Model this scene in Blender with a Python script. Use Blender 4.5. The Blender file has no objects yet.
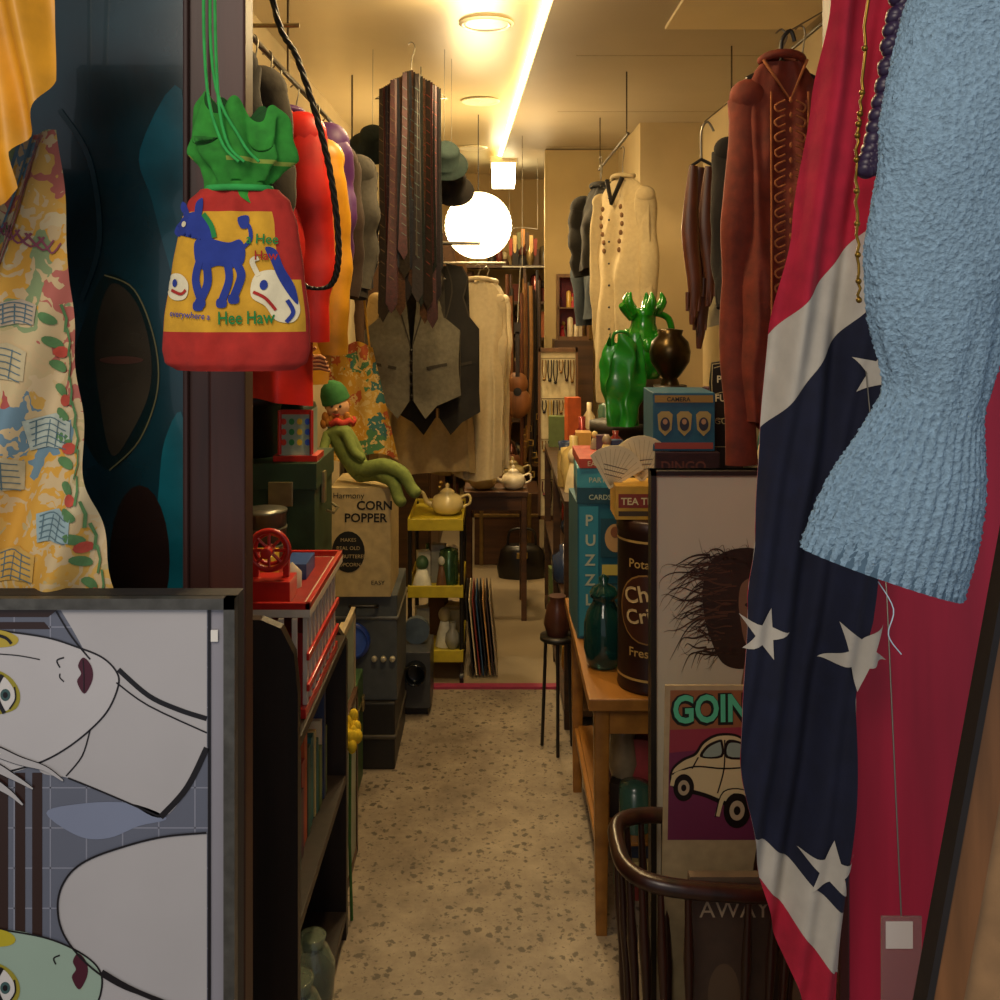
import bpy,bmesh,math,random
from mathutils import Vector,Matrix,Euler,noise
R=random.Random(7)
pi=math.pi
sc=bpy.context.scene
try:
    sc.view_settings.view_transform='Standard'
except Exception as e: print(e)
# ---------------------------------------------------------------- materials
def lin(c):
    c=c/255.0
    return c/12.92 if c<=.04045 else ((c+.055)/1.055)**2.4
def rgb(h):
    if isinstance(h,str): h=[int(h[i:i+2],16) for i in (0,2,4)]
    return (lin(h[0]),lin(h[1]),lin(h[2]),1)
_M={}
def mat(h,rough=.6,metal=0,var=.18,scale=30,bump=.15,emit=0,trans=0,alpha=1,coat=0):
    key=(h,rough,metal,var,scale,bump,emit,trans,alpha,coat)
    if key in _M: return _M[key]
    m=bpy.data.materials.new('m_'+h); m.use_nodes=True
    nt=m.node_tree; p=nt.nodes['Principled BSDF']
    c=rgb(h)
    p.inputs['Roughness'].default_value=rough
    p.inputs['Metallic'].default_value=metal
    if trans: p.inputs['Transmission Weight'].default_value=trans
    if coat: p.inputs['Coat Weight'].default_value=coat
    if emit:
        p.inputs['Emission Color'].default_value=c; p.inputs['Emission Strength'].default_value=emit
    tc=nt.nodes.new('ShaderNodeTexCoord'); n=nt.nodes.new('ShaderNodeTexNoise')
    n.inputs['Scale'].default_value=scale; n.inputs['Detail'].default_value=5
    nt.links.new(tc.outputs['Object'],n.inputs['Vector'])
    if var:
        r=nt.nodes.new('ShaderNodeValToRGB')
        d=1-var; u=1+var*.6
        r.color_ramp.elements[0].position=.3; r.color_ramp.elements[0].color=(c[0]*d,c[1]*d,c[2]*d,1)
        r.color_ramp.elements[1].position=.7; r.color_ramp.elements[1].color=(min(1,c[0]*u),min(1,c[1]*u),min(1,c[2]*u),1)
        nt.links.new(n.outputs['Fac'],r.inputs['Fac']); nt.links.new(r.outputs['Color'],p.inputs['Base Color'])
    else: p.inputs['Base Color'].default_value=c
    if bump:
        b=nt.nodes.new('ShaderNodeBump'); b.inputs['Strength'].default_value=bump; b.inputs['Distance'].default_value=.005
        nt.links.new(n.outputs['Fac'],b.inputs['Height']); nt.links.new(b.outputs['Normal'],p.inputs['Normal'])
    _M[key]=m; return m
def fab(h,var=.2,scale=60,bump=.25): return mat(h,rough=.9,var=var,scale=scale,bump=bump)
def flat(h,rough=.5): return mat(h,rough=rough,var=.05,scale=8,bump=0)
def wood(h,h2,axis='Z',scale=6,rough=.45):
    key=('wood',h,h2,axis,scale,rough)
    if key in _M: return _M[key]
    m=bpy.data.materials.new('wood_'+h); m.use_nodes=True; nt=m.node_tree; p=nt.nodes['Principled BSDF']
    tc=nt.nodes.new('ShaderNodeTexCoord'); mp=nt.nodes.new('ShaderNodeMapping'); n=nt.nodes.new('ShaderNodeTexNoise')
    s=[scale*6]*3; s['XYZ'.index(axis)]=scale*.5
    mp.inputs['Scale'].default_value=s; n.inputs['Scale'].default_value=1.0; n.inputs['Detail'].default_value=6
    r=nt.nodes.new('ShaderNodeValToRGB'); r.color_ramp.elements[0].position=.3; r.color_ramp.elements[1].position=.7
    r.color_ramp.elements[0].color=rgb(h2); r.color_ramp.elements[1].color=rgb(h)
    nt.links.new(tc.outputs['Object'],mp.inputs['Vector']); nt.links.new(mp.outputs[0],n.inputs['Vector'])
    nt.links.new(n.outputs['Fac'],r.inputs['Fac']); nt.links.new(r.outputs[0],p.inputs['Base Color'])
    p.inputs['Roughness'].default_value=rough
    b=nt.nodes.new('ShaderNodeBump'); b.inputs['Strength'].default_value=.15; b.inputs['Distance'].default_value=.003
    nt.links.new(n.outputs['Fac'],b.inputs['Height']); nt.links.new(b.outputs[0],p.inputs['Normal'])
    _M[key]=m; return m
def patmat(name,cols,scale=14,dist=.5,fine=60,rough=.85,finecol='ffffff',fineamt=.25):
    m=bpy.data.materials.new(name); m.use_nodes=True; nt=m.node_tree; p=nt.nodes['Principled BSDF']; L=nt.links.new
    tc=nt.nodes.new('ShaderNodeTexCoord'); n=nt.nodes.new('ShaderNodeTexNoise'); n.inputs['Scale'].default_value=scale*.9; n.inputs['Detail'].default_value=3
    mx=nt.nodes.new('ShaderNodeMix'); mx.data_type='RGBA'; mx.inputs[0].default_value=dist*.2
    L(tc.outputs['Object'],n.inputs['Vector']); L(tc.outputs['Object'],mx.inputs[6]); L(n.outputs['Color'],mx.inputs[7])
    v=nt.nodes.new('ShaderNodeTexVoronoi'); v.inputs['Scale'].default_value=scale; L(mx.outputs[2],v.inputs['Vector'])
    sp=nt.nodes.new('ShaderNodeSeparateColor'); L(v.outputs['Color'],sp.inputs[0])
    r=nt.nodes.new('ShaderNodeValToRGB'); r.color_ramp.interpolation='CONSTANT'
    while len(r.color_ramp.elements)<len(cols): r.color_ramp.elements.new(.5)
    for i,c in enumerate(cols):
        r.color_ramp.elements[i].position=i/len(cols); r.color_ramp.elements[i].color=rgb(c)
    L(sp.outputs[0],r.inputs[0])
    v2=nt.nodes.new('ShaderNodeTexVoronoi'); v2.inputs['Scale'].default_value=fine; L(mx.outputs[2],v2.inputs['Vector'])
    sp2=nt.nodes.new('ShaderNodeSeparateColor'); L(v2.outputs['Color'],sp2.inputs[0])
    r2=nt.nodes.new('ShaderNodeValToRGB'); r2.color_ramp.interpolation='CONSTANT'
    r2.color_ramp.elements[0].color=(0,0,0,1); r2.color_ramp.elements[1].position=1-fineamt; r2.color_ramp.elements[1].color=(1,1,1,1)
    L(sp2.outputs[1],r2.inputs[0])
    m2=nt.nodes.new('ShaderNodeMix'); m2.data_type='RGBA'; m2.inputs[7].default_value=rgb(finecol)
    L(r2.outputs[0],m2.inputs[0]); L(r.outputs[0],m2.inputs[6]); L(m2.outputs[2],p.inputs['Base Color'])
    p.inputs['Roughness'].default_value=rough
    return m
def plaster(name,h,var=.12,rough=.8):
    m=bpy.data.materials.new(name); m.use_nodes=True; nt=m.node_tree; p=nt.nodes['Principled BSDF']; L=nt.links.new
    tc=nt.nodes.new('ShaderNodeTexCoord'); n=nt.nodes.new('ShaderNodeTexNoise'); n.inputs['Scale'].default_value=2.5; n.inputs['Detail'].default_value=8
    L(tc.outputs['Object'],n.inputs['Vector']); c=rgb(h); r=nt.nodes.new('ShaderNodeValToRGB')
    r.color_ramp.elements[0].position=.3; r.color_ramp.elements[1].position=.75
    r.color_ramp.elements[0].color=(c[0]*(1-var*2),c[1]*(1-var*2),c[2]*(1-var*2.2),1); r.color_ramp.elements[1].color=c
    L(n.outputs['Fac'],r.inputs[0]); L(r.outputs[0],p.inputs['Base Color']); p.inputs['Roughness'].default_value=rough
    b=nt.nodes.new('ShaderNodeBump'); b.inputs['Strength'].default_value=.2; b.inputs['Distance'].default_value=.006
    L(n.outputs['Fac'],b.inputs['Height']); L(b.outputs[0],p.inputs['Normal'])
    return m
# ---------------------------------------------------------------- builder
def cr(pts,n=6,closed=False):
    pts=[Vector(p) for p in pts]; N=len(pts); out=[]
    rng=range(N) if closed else range(N-1)
    for i in rng:
        if closed: a,b,c,d=pts[i-1],pts[i],pts[(i+1)%N],pts[(i+2)%N]
        else: a,b,c,d=pts[max(i-1,0)],pts[i],pts[i+1],pts[min(i+2,N-1)]
        for k in range(n):
            t=k/n
            out.append(.5*((2*b)+(c-a)*t+(2*a-5*b+4*c-d)*t*t+(3*b-a-3*c+d)*t**3))
    if not closed: out.append(pts[-1])
    return out
def lerpt(tab,x):
    if x<=tab[0][0]: return tab[0][1]
    for (a,va),(b,vb) in zip(tab,tab[1:]):
        if x<=b:
            t=(x-a)/(b-a); t=t*t*(3-2*t)*.5+t*.5
            return va+(vb-va)*t
    return tab[-1][1]
def pm(o,s=1.0,U=(1,0,0),V=(0,0,-1)):
    o=Vector(o);U=Vector(U).normalized();V=Vector(V).normalized();N=V.cross(U).normalized()*1
    return lambda a,b,h=0: o+U*(a*s)+V*(b*s)+N*h
class B:
    def __init__(s,name): s.name=name;s.v=[];s.f=[];s.m=[];s.sm=[];s.mats=[]
    def mi(s,m):
        if m not in s.mats: s.mats.append(m)
        return s.mats.index(m)
    def add(s,vs,fs,m,smooth=False):
        o=len(s.v); s.v+= [tuple(v) for v in vs]
        for k,f in enumerate(fs):
            s.f.append([i+o for i in f]); s.m.append(s.mi(m[k] if isinstance(m,list) else m)); s.sm.append(smooth)
    def box(s,c,d,m,rot=None):
        vs=[Vector((x*d[0]/2,y*d[1]/2,z*d[2]/2)) for x in(-1,1) for y in(-1,1) for z in(-1,1)]
        if rot: E=Euler(rot).to_matrix(); vs=[E@v for v in vs]
        vs=[v+Vector(c) for v in vs]
        s.add(vs,[(0,1,3,2),(4,6,7,5),(0,4,5,1),(2,3,7,6),(0,2,6,4),(1,5,7,3)],m)
    def bx(s,x0,x1,y0,y1,z0,z1,m): s.box(((x0+x1)/2,(y0+y1)/2,(z0+z1)/2),(abs(x1-x0),abs(y1-y0),abs(z1-z0)),m)
    def lathe(s,prof,c,m,seg=24,rot=None,sx=1,sy=1):
        E=Euler(rot).to_matrix() if rot else Matrix.Identity(3); c=Vector(c)
        vs=[];fs=[];ml=[]
        for r,z in prof:
            for k in range(seg):
                t=2*pi*k/seg; vs.append(E@Vector((r*math.cos(t)*sx,r*math.sin(t)*sy,z))+c)
        for i in range(len(prof)-1):
            for k in range(seg):
                k2=(k+1)%seg; fs.append((i*seg+k,i*seg+k2,(i+1)*seg+k2,(i+1)*seg+k)); ml.append(m[min(i,len(m)-1)] if isinstance(m,list) else m)
        s.add(vs,fs,ml,True)
        for i in (0,len(prof)-1):
            if prof[i][0]>1e-4: s.add([vs[i*seg+k] for k in range(seg)],[tuple(range(seg))],ml[0] if i==0 else ml[-1])
    def cyl(s,c,r,h,m,seg=20,rot=None): s.lathe([(r,-h/2),(r,h/2)],c,m,seg,rot)
    def ball(s,c,r,m,rot=None,seg=20):
        if not isinstance(r,(tuple,list)): r=(r,r,r)
        n=12; E=Euler(rot).to_matrix() if rot else Matrix.Identity(3)
        vs=[];fs=[]
        for i in range(n+1):
            p=pi*i/n
            for k in range(seg):
                t=2*pi*k/seg; vs.append(E@Vector((r[0]*math.sin(p)*math.cos(t),r[1]*math.sin(p)*math.sin(t),r[2]*math.cos(p)))+Vector(c))
        for i in range(n):
            for k in range(seg): k2=(k+1)%seg; fs.append((i*seg+k,(i+1)*seg+k,(i+1)*seg+k2,i*seg+k2))
        s.add(vs,fs,m,True)
    def tube(s,pts,r,m,seg=8,n=0,closed=False,flat=None):
        if n: 
            rr=r
            if isinstance(r,(list,tuple)):
                rr=[]; 
                for i in range(len(r)-1): rr+=[r[i]+(r[i+1]-r[i])*k/n for k in range(n)]
                rr.append(r[-1])
            pts=cr(pts,n,closed); r=rr
        pts=[Vector(p) for p in pts]; N=len(pts)
        rad=lambda i: r[min(i,len(r)-1)] if isinstance(r,(list,tuple)) else r
        vs=[];fs=[]; prev=None
        for i,p in enumerate(pts):
            if closed: t=(pts[(i+1)%N]-pts[i-1])
            else: t=pts[min(i+1,N-1)]-pts[max(i-1,0)]
            t.normalize()
            if prev is None:
                a=Vector((0,1,0)) if abs(t.y)<.9 else Vector((1,0,0))
            else: a=prev
            x=(a-t*a.dot(t)).normalized(); y=t.cross(x); prev=x
            for k in range(seg):
                an=2*pi*k/seg; vs.append(p+(x*math.cos(an)*(flat or 1)+y*math.sin(an))*rad(i))
        for i in range(N if closed else N-1):
            for k in range(seg):
                k2=(k+1)%seg; j=(i+1)%N; fs.append((i*seg+k,i*seg+k2,j*seg+k2,j*seg+k))
        s.add(vs,fs,m,True)
        if not closed: s.add(vs[:seg],[tuple(range(seg))],m); s.add(vs[-seg:],[tuple(range(seg))],m)
    def sheet(s,fn,nu,nv,m,wrap=False):
        vs=[];fs=[];ml=[]
        cu=nu if wrap else nu+1
        for j in range(nv+1):
            for i in range(cu): vs.append(fn(i/nu,j/nv))
        for j in range(nv):
            for i in range(nu):
                i2=(i+1)%cu; fs.append((j*cu+i,j*cu+i2,(j+1)*cu+i2,(j+1)*cu+i))
                ml.append(m((i+.5)/nu,(j+.5)/nv) if callable(m) else m)
        s.add(vs,fs,ml,True)
    def shape(s,pts,M,m,h=.001,mx=None):
        bm=bmesh.new()
        vv=[bm.verts.new((p[0],p[1],0)) for p in pts]
        try: bm.faces.new(vv)
        except Exception: bm.free(); return
        bmesh.ops.triangulate(bm,faces=bm.faces[:])
        if mx:
            for _ in range(6):
                es=[e for e in bm.edges if e.calc_length()>mx]
                if not es: break
                bmesh.ops.subdivide_edges(bm,edges=es,cuts=1); bmesh.ops.triangulate(bm,faces=[f for f in bm.faces if len(f.verts)>3])
        bm.verts.index_update()
        s.add([M(v.co.x,v.co.y,h) for v in bm.verts],[[v.index for v in f.verts] for f in bm.faces],m,bool(mx)); bm.free()
    def line(s,pts,w,M,m,h=.001,mx=None,n=0,taper=False,closed=False):
        P=[Vector((p[0],p[1],0)) for p in pts]
        if n: P=cr(P,n,closed)
        if closed: P=P+[P[0]]
        Lh=[];N=len(P)
        for i,p in enumerate(P):
            t=P[min(i+1,N-1)]-P[max(i-1,0)]
            if t.length<1e-9: t=Vector((1,0,0))
            t.normalize(); q=Vector((-t.y,t.x,0)); ww=w/2*((1-i/(N-1))*.9+.1 if taper else 1)
            Lh.append((p+q*ww,p-q*ww))
        vs=[];fs=[]
        for a,b in Lh: vs+=[M(a.x,a.y,h),M(b.x,b.y,h)]
        for i in range(N-1): fs.append((2*i,2*i+1,2*i+3,2*i+2))
        s.add(vs,fs,m)
    def prism(s,pts,M,m,h0,h1,ms=None):
        s.shape(pts,M,m,h0); s.shape(pts,M,m,h1)
        n=len(pts); vs=[M(p[0],p[1],h0) for p in pts]+[M(p[0],p[1],h1) for p in pts]
        s.add(vs,[(i,(i+1)%n,n+(i+1)%n,n+i) for i in range(n)],ms or m)
    def oval(s,x,y,rx,ry,M,m,h=.001,mx=None,seg=24,rot=0,a0=0,a1=2*pi):
        P=[]
        for k in range(seg):
            t=a0+(a1-a0)*k/(seg if a1-a0>=2*pi-.01 else seg-1); u=rx*math.cos(t);w=ry*math.sin(t)
            P.append((x+u*math.cos(rot)-w*math.sin(rot),y+u*math.sin(rot)+w*math.cos(rot)))
        s.shape(P,M,m,h,mx)
    def star(s,x,y,r,M,m,h=.001,rot=0,mx=None):
        s.shape([(x+(r if k%2==0 else r*.4)*math.sin(rot+k*pi/5),y-(r if k%2==0 else r*.4)*math.cos(rot+k*pi/5)) for k in range(10)],M,m,h,mx)
    def text(s,t,x,y,size,M,m,h=.0015,align='LEFT',sx=1,bold=0,rot=0):
        c=bpy.data.curves.new('t','FONT'); c.body=t; c.size=size; c.align_x=align; c.resolution_u=3; c.offset=bold*size
        o=bpy.data.objects.new('t',c); sc.collection.objects.link(o)
        bpy.context.view_layer.update()
        me=bpy.data.meshes.new_from_object(o.evaluated_get(bpy.context.evaluated_depsgraph_get()))
        ca,sa=math.cos(rot),math.sin(rot)
        s.add([M(x+(v.co.x*sx)*ca+v.co.y*sa,y-v.co.y*ca+(v.co.x*sx)*sa,h) for v in me.vertices],[list(p.vertices) for p in me.polygons],m)
        bpy.data.objects.remove(o); bpy.data.curves.remove(c); bpy.data.meshes.remove(me)
    def done(s,bevel=0,solid=0,loc=None,name=None,parent=None):
        me=bpy.data.meshes.new(s.name)
        xs=[v[0] for v in s.v];ys=[v[1] for v in s.v];zs=[v[2] for v in s.v]
        o0=Vector(((min(xs)+max(xs))/2,(min(ys)+max(ys))/2,min(zs)))
        me.from_pydata([tuple(Vector(v)-o0) for v in s.v],[],s.f)
        for m in s.mats: me.materials.append(m)
        me.polygons.foreach_set('material_index',s.m); me.polygons.foreach_set('use_smooth',s.sm)
        me.update()
        o=bpy.data.objects.new(s.name,me); o.location=o0; sc.collection.objects.link(o)
        if bevel:
            b=o.modifiers.new('b','BEVEL'); b.width=bevel; b.segments=2; b.limit_method='ANGLE'; b.angle_limit=.9
        if solid:
            b=o.modifiers.new('s','SOLIDIFY'); b.thickness=solid
        if parent: o.parent=parent; o.matrix_parent_inverse=parent.matrix_world.inverted()
        return o
nz=lambda x,y,z=0: noise.noise(Vector((x,y,z)))
# garments ------------------------------------------------------------
WIRE=mat('8a8578',.35,.9,0,10,0)
BLK=mat('14110f',.45); 
def hanger(b,c,w,U=(1,0,0),m=None,hook=.06):
    m=m or WIRE; c=Vector(c);U=Vector(U).normalized();Z=Vector((0,0,1))
    b.tube([c,c-U*w/2-Z*.085,c+U*w/2-Z*.085,c],.0035,m,6)
    b.tube([c,c+Z*hook*.5,c+Z*hook+U*.012,c+Z*(hook+.018),c+Z*(hook+.008)-U*.014],.0025,m,6,n=3)
def garment(b,c,w,L,m,U=(1,0,0),depth=.05,folds=5,amp=.012,flare=1.1,neck=.07,drop=.07,seed=0,hem=.0):
    c=Vector(c);U=Vector(U).normalized();N=Vector((-U.y,U.x,0));Z=Vector((0,0,1))
    def fn(u,v):
        th=2*pi*u; z=L*v
        if z<drop*1.6: k=z/(drop*1.6); hw=neck+(w/2-neck)*math.sin(k*pi/2)**.8
        else: hw=w/2*(1+(flare-1)*((z-drop*1.6)/(L-drop*1.6)))
        d=depth*(.35+.65*min(1,v*2.2))
        rp=amp*min(1,v*2)*(math.sin(folds*th+seed+v*1.5)+.6*nz(th*2.0,v*3,seed)*2)
        cs,sn=math.cos(th),math.sin(th)
        p=c+U*(cs*(hw+rp*.5+.012*nz(v*4,seed,2)))+N*((d+0)*sn+rp*abs(sn)+.012*nz(cs*3,v*6,seed+9))
        return p-Z*(z+.012*v*math.sin(th*2+seed))
    b.sheet(fn,72,44,m,wrap=True)
def sleeve(b,p,q,r0,r1,m,seed=0,bend=.03):
    p=Vector(p);q=Vector(q);n=18;pts=[];rs=[]
    for i in range(n+1):
        t=i/n; o=p.lerp(q,t)+Vector((bend*math.sin(t*pi),.01*math.sin(t*9+seed),0))
        pts.append(o); rs.append((r0+(r1-r0)*t)*(1+.07*math.sin(t*17+seed)+.16*nz(t*7,seed)))
    b.tube(pts,rs,m,14,flat=.55)
def hfield(o,s,amp,freq,seed,slant=0.0):
    o=Vector(o)
    def M(a,b,h=0):
        ph=(a+slant*b)
        y=amp*(math.sin(ph*freq+nz(a*.004,b*.004,seed)*3)+.5*math.sin(ph*freq*2.3+b*.006+seed))+amp*.8*nz(a*.012,b*.008,seed)
        return Vector((o.x+a*s,o.y+y-h,o.z-b*s))
    return M
# =================================================================== ROOM
def floor_material():
    m=bpy.data.materials.new('concrete_floor'); m.use_nodes=True; nt=m.node_tree; p=nt.nodes['Principled BSDF']; L=nt.links.new
    tc=nt.nodes.new('ShaderNodeTexCoord'); n=nt.nodes.new('ShaderNodeTexNoise'); n.inputs['Scale'].default_value=5; n.inputs['Detail'].default_value=10; n.inputs['Roughness'].default_value=.7
    L(tc.outputs['Object'],n.inputs['Vector'])
    r=nt.nodes.new('ShaderNodeValToRGB'); r.color_ramp.elements[0].position=.32; r.color_ramp.elements[1].position=.7
    r.color_ramp.elements[0].color=rgb('685c50'); r.color_ramp.elements[1].color=rgb('a0937f'); L(n.outputs['Fac'],r.inputs[0])
    nd=nt.nodes.new('ShaderNodeTexNoise'); nd.inputs['Scale'].default_value=70; nd.inputs['Detail'].default_value=5; L(tc.outputs['Object'],nd.inputs['Vector'])
    mx=nt.nodes.new('ShaderNodeMix'); mx.data_type='RGBA'; mx.inputs[0].default_value=.026; L(tc.outputs['Object'],mx.inputs[6]); L(nd.outputs['Color'],mx.inputs[7])
    last=r.outputs[0]
    for scl,th,colr,am in ((40,.40,'3a332b',.75),(62,.34,'463c32',.7),(105,.28,'493f35',.55)):
        v=nt.nodes.new('ShaderNodeTexVoronoi'); v.inputs['Scale'].default_value=scl; L(mx.outputs[2],v.inputs['Vector'])
        sp=nt.nodes.new('ShaderNodeSeparateColor'); L(v.outputs['Color'],sp.inputs[0])
        mu=nt.nodes.new('ShaderNodeMath'); mu.operation='MULTIPLY'; mu.inputs[1].default_value=th*1.2; L(sp.outputs[0],mu.inputs[0])
        lt=nt.nodes.new('ShaderNodeMath'); lt.operation='SUBTRACT'; L(mu.outputs[0],lt.inputs[0]); L(v.outputs['Distance'],lt.inputs[1])
        ml=nt.nodes.new('ShaderNodeMath'); ml.operation='MULTIPLY'; ml.inputs[1].default_value=9; ml.use_clamp=True; L(lt.outputs[0],ml.inputs[0])
        m8=nt.nodes.new('ShaderNodeMath'); m8.operation='MULTIPLY'; m8.inputs[1].default_value=am; L(ml.outputs[0],m8.inputs[0])
        m2=nt.nodes.new('ShaderNodeMix'); m2.data_type='RGBA'; m2.inputs[7].default_value=rgb(colr); L(m8.outputs[0],m2.inputs[0]); L(last,m2.inputs[6]); last=m2.outputs[2]
    L(last,p.inputs['Base Color']); p.inputs['Roughness'].default_value=.5
    bp=nt.nodes.new('ShaderNodeBump'); bp.inputs['Strength'].default_value=.35; bp.inputs['Distance'].default_value=.006; L(n.outputs['Fac'],bp.inputs['Height']); L(bp.outputs[0],p.inputs['Normal'])
    return m
CREAM=plaster('cream_wall','c8b48a'); CEIL=plaster('ceiling_paint','d2c096',.06,.32); CEIL2=plaster('ceiling_panel','a89a80',.05,.5)
BACKFL=plaster('back_floor','96866c',.14,.5)
b=B('floor'); b.bx(-2,2,-1,4,-.1,0,floor_material()); b.bx(-2,2,4,8,-.1,0,BACKFL); b.done()
b=B('trim_threshold'); b.bx(-.8,1.06,3.98,4.02,0,.010,mat('93304f',.6)); b.done()
b=B('wall_left'); b.bx(-.9,-.8,1.41,7.6,0,2.6,CREAM); b.done()
b=B('wall_right'); b.bx(1.06,1.16,1.6,5.1,0,2.6,CREAM); b.done()
b=B('wall_pillar'); b.bx(.74,1.16,5.1,7.6,0,2.6,CREAM); b.done()
b=B('wall_back'); b.bx(-.9,1.16,7.5,7.6,0,2.6,plaster('back_wall','a88c5c')); b.done()
def strip(b,xa,xb,z0,z1,m,side):
    e=lambda y:.235-.039*(y-1.5)
    ys=(1.4,7.55)
    if side=='L': P=[(-.85,ys[0]),(e(ys[0])+xa,ys[0]),(e(ys[1])+xa,ys[1]),(-.85,ys[1])]
    elif side=='R': P=[(e(ys[0])+xa,ys[0]),(1.1,ys[0]),(1.1,ys[1]),(e(ys[1])+xa,ys[1])]
    else: P=[(e(ys[0])+xa,ys[0]),(e(ys[0])+xb,ys[0]),(e(6.9)+xb,6.9),(e(6.9)+xa,6.9)]
    vs=[(x,y,z0) for x,y in P]+[(x,y,z1) for x,y in P]
    b.add(vs,[(3,2,1,0),(4,5,6,7)]+[(i,(i+1)%4,4+(i+1)%4,4+i) for i in range(4)],m)
b=B('ceiling'); strip(b,0,0,2.5,2.6,CEIL,'L'); strip(b,0,0,2.455,2.6,CEIL2,'R')
for y in (2.6,3.7,4.8,5.9): b.bx(.3,1.06,y,y+.005,2.454,2.456,mat('8a8068'))
b.done()
b=B('trim_light_slot'); strip(b,-.016,-.002,2.466,2.499,mat('ffe6a0',emit=9,var=0,bump=0),'S'); b.done()
b=B('ceiling_access_panel'); b.bx(.56,1.02,2.75,3.3,2.442,2.454,CEIL); b.done(bevel=.003)
b=B('wall_front_right'); b.bx(.77,1.6,1.5,1.6,0,2.9,mat('6e1a2a')); b.done()
b=B('wall_front_left'); b.bx(-1.9,-.86,1.36,1.46,0,2.9,mat('15262a')); b.done()
b=B('wall_header'); b.bx(-.85,.74,1.41,1.46,2.62,2.9,mat('3a2a20')); b.done()
b=B('ceiling_entrance_canopy'); b.bx(-1.9,1.6,.72,1.36,2.62,2.70,wood('4a2a1a','2c170e','X')); b.done()
for (x,y) in ((-.03,3.42),(-.07,4.75),(-.14,6.2),(-.05,2.3)):
    b=B('recessed_downlight'); b.lathe([(.085,-.001),(.095,-.004),(.085,-.012),(.072,-.006)],(x,y,2.499),mat('efe6c8',.3),28)
    b.lathe([(.072,-.005),(.001,-.006)],(x,y,2.499),mat('ffd484',emit=20,var=0,bump=0),28); b.done()
    l=bpy.data.lights.new('downlight_bulb','SPOT'); l.energy=52 if y<6 else 60; l.color=(1,.71,.35); l.shadow_soft_size=.06; l.spot_size=2.85; l.spot_blend=.6
    o=bpy.data.objects.new('downlight_bulb',l); o.location=(x,y,2.47); sc.collection.objects.link(o)
b=B('ceiling_light_box'); b.bx(-.02,.13,6.4,6.75,2.30,2.43,mat('fff2c4',emit=8,var=0,bump=0)); b.bx(-.03,.14,6.39,6.76,2.43,2.47,CEIL); b.bx(.04,.07,6.55,6.58,2.47,2.5,CEIL); b.done(bevel=.004)
b=B('paper_lantern'); LM=mat('ffe8b4',.9,emit=8,var=.03,scale=5,bump=0)
pr=[]
for i in range(61):
    t=pi*(.05+.9*i/60); pr.append((.172*math.sin(t)*(1-.02*abs(math.sin(i*pi/3))),-.17*math.cos(t)))
b.lathe(pr,(-.085,5.1,1.93),LM,32); b.tube([(-.085,5.1,2.095),(-.085,5.1,2.495)],.003,BLK,6); b.done()
for loc,e,r in (((-.085,4.85,1.93),22,.12),((.3,6.2,2.1),6,.1),((-.1,3.0,2.40),12,.1)):  # one hangs before the lantern, the rest belong to no fixture
    l=bpy.data.lights.new('warm_point','POINT'); l.energy=e; l.color=(1,.74,.40); l.shadow_soft_size=r
    o=bpy.data.objects.new('warm_point',l); o.location=loc; sc.collection.objects.link(o)
# =================================================================== FRONT LEFT
TEAL=mat('0f333c',.2,0,.75,4,.1,coat=.4)
b=B('painted_door_panel'); b.bx(-.855,-.40,1.36,1.40,0,2.61,TEAL)
M=pm((0,1.36,1.55),.00136)
A=lambda px,py:(px-495,py-300)
def AP(l): return [A(*p) for p in l]
def smp(l,n=5): return [tuple(p)[:2] for p in cr([(*A(x,y),0) for x,y in l],n,True)]
b.shape(smp([(105,275),(135,290),(155,340),(158,390),(140,440),(110,470),(85,440),(70,380),(85,320)]),M,mat('0a1d1e',.2,coat=.4),.001)
b.shape(smp([(110,285),(135,300),(150,345),(150,390),(132,432),(112,455),(100,400),(95,340)]),M,mat('2e281e',.25,0,.5,9,coat=.4),.0015)
b.oval(*A(122,360),22,4,M,mat('3f261c',.3),.002)
b.line(AP([(105,275),(135,290),(155,340),(158,390),(140,440),(110,470)]),1.5,M,mat('5d5a3a',.3),.0025,n=6)
b.line(AP([(60,110),(90,160),(100,240),(82,300)]),5,M,mat('0a2228',.3),.0025,n=6)
b.shape(smp([(140,150),(182,90),(184,300),(168,260),(152,200)]),M,mat('0e4450',.2,0,.6,9,coat=.4),.001)
b.shape(smp([(165,440),(184,420),(184,585),(150,590),(158,500)]),M,mat('0f5560',.2,0,.6,9,coat=.4),.001)
b.oval(*A(140,560),30,75,M,mat('1f120e',.25,0,.5,9,coat=.4),.0013)
b.done()
b=B('trim_door_post'); W1=wood('4a2418','30150d','Z'); W2=wood('3a1a10','220e08','Z')
b.bx(-.402,-.372,1.305,1.355,0,2.615,W2); b.bx(-.372,-.325,1.30,1.345,0,2.615,W1); b.bx(-.405,-.398,1.295,1.305,0,2.615,W2); b.done(bevel=.003)
b=B('patterned_scarf')
SC=patmat('scarf_print',['cf9c3c','c9a050','c4b084','b06458','cf9c3c','84966a','cfa858','c8b890','6a8898','cdb890','cf9c3c','a85048','b8a878'],19,.6,85,finecol='c8b084',fineamt=.3)
Ms=hfield((-.595,1.19,1.75),.0012,.014,.06,3,.25)
Rt=[(0,66),(150,70),(300,86),(420,108),(500,126)]
def fs_(u,v):
    bb=v*470; a=-90+(lerpt(Rt,bb)+90)*u; return Ms(a,bb)
b.sheet(fs_,110,130,SC)
SR=fab('a85a5a');SB=fab('5a7a8a')
for dx in (-50,-42,-30,-22,-12,0,14,22): b.line([(-40+dx,190),(0+dx,100),(30+dx*.7,0)],2.5,Ms,SR if (dx//2)%3 else SB,.002,n=8)
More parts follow.
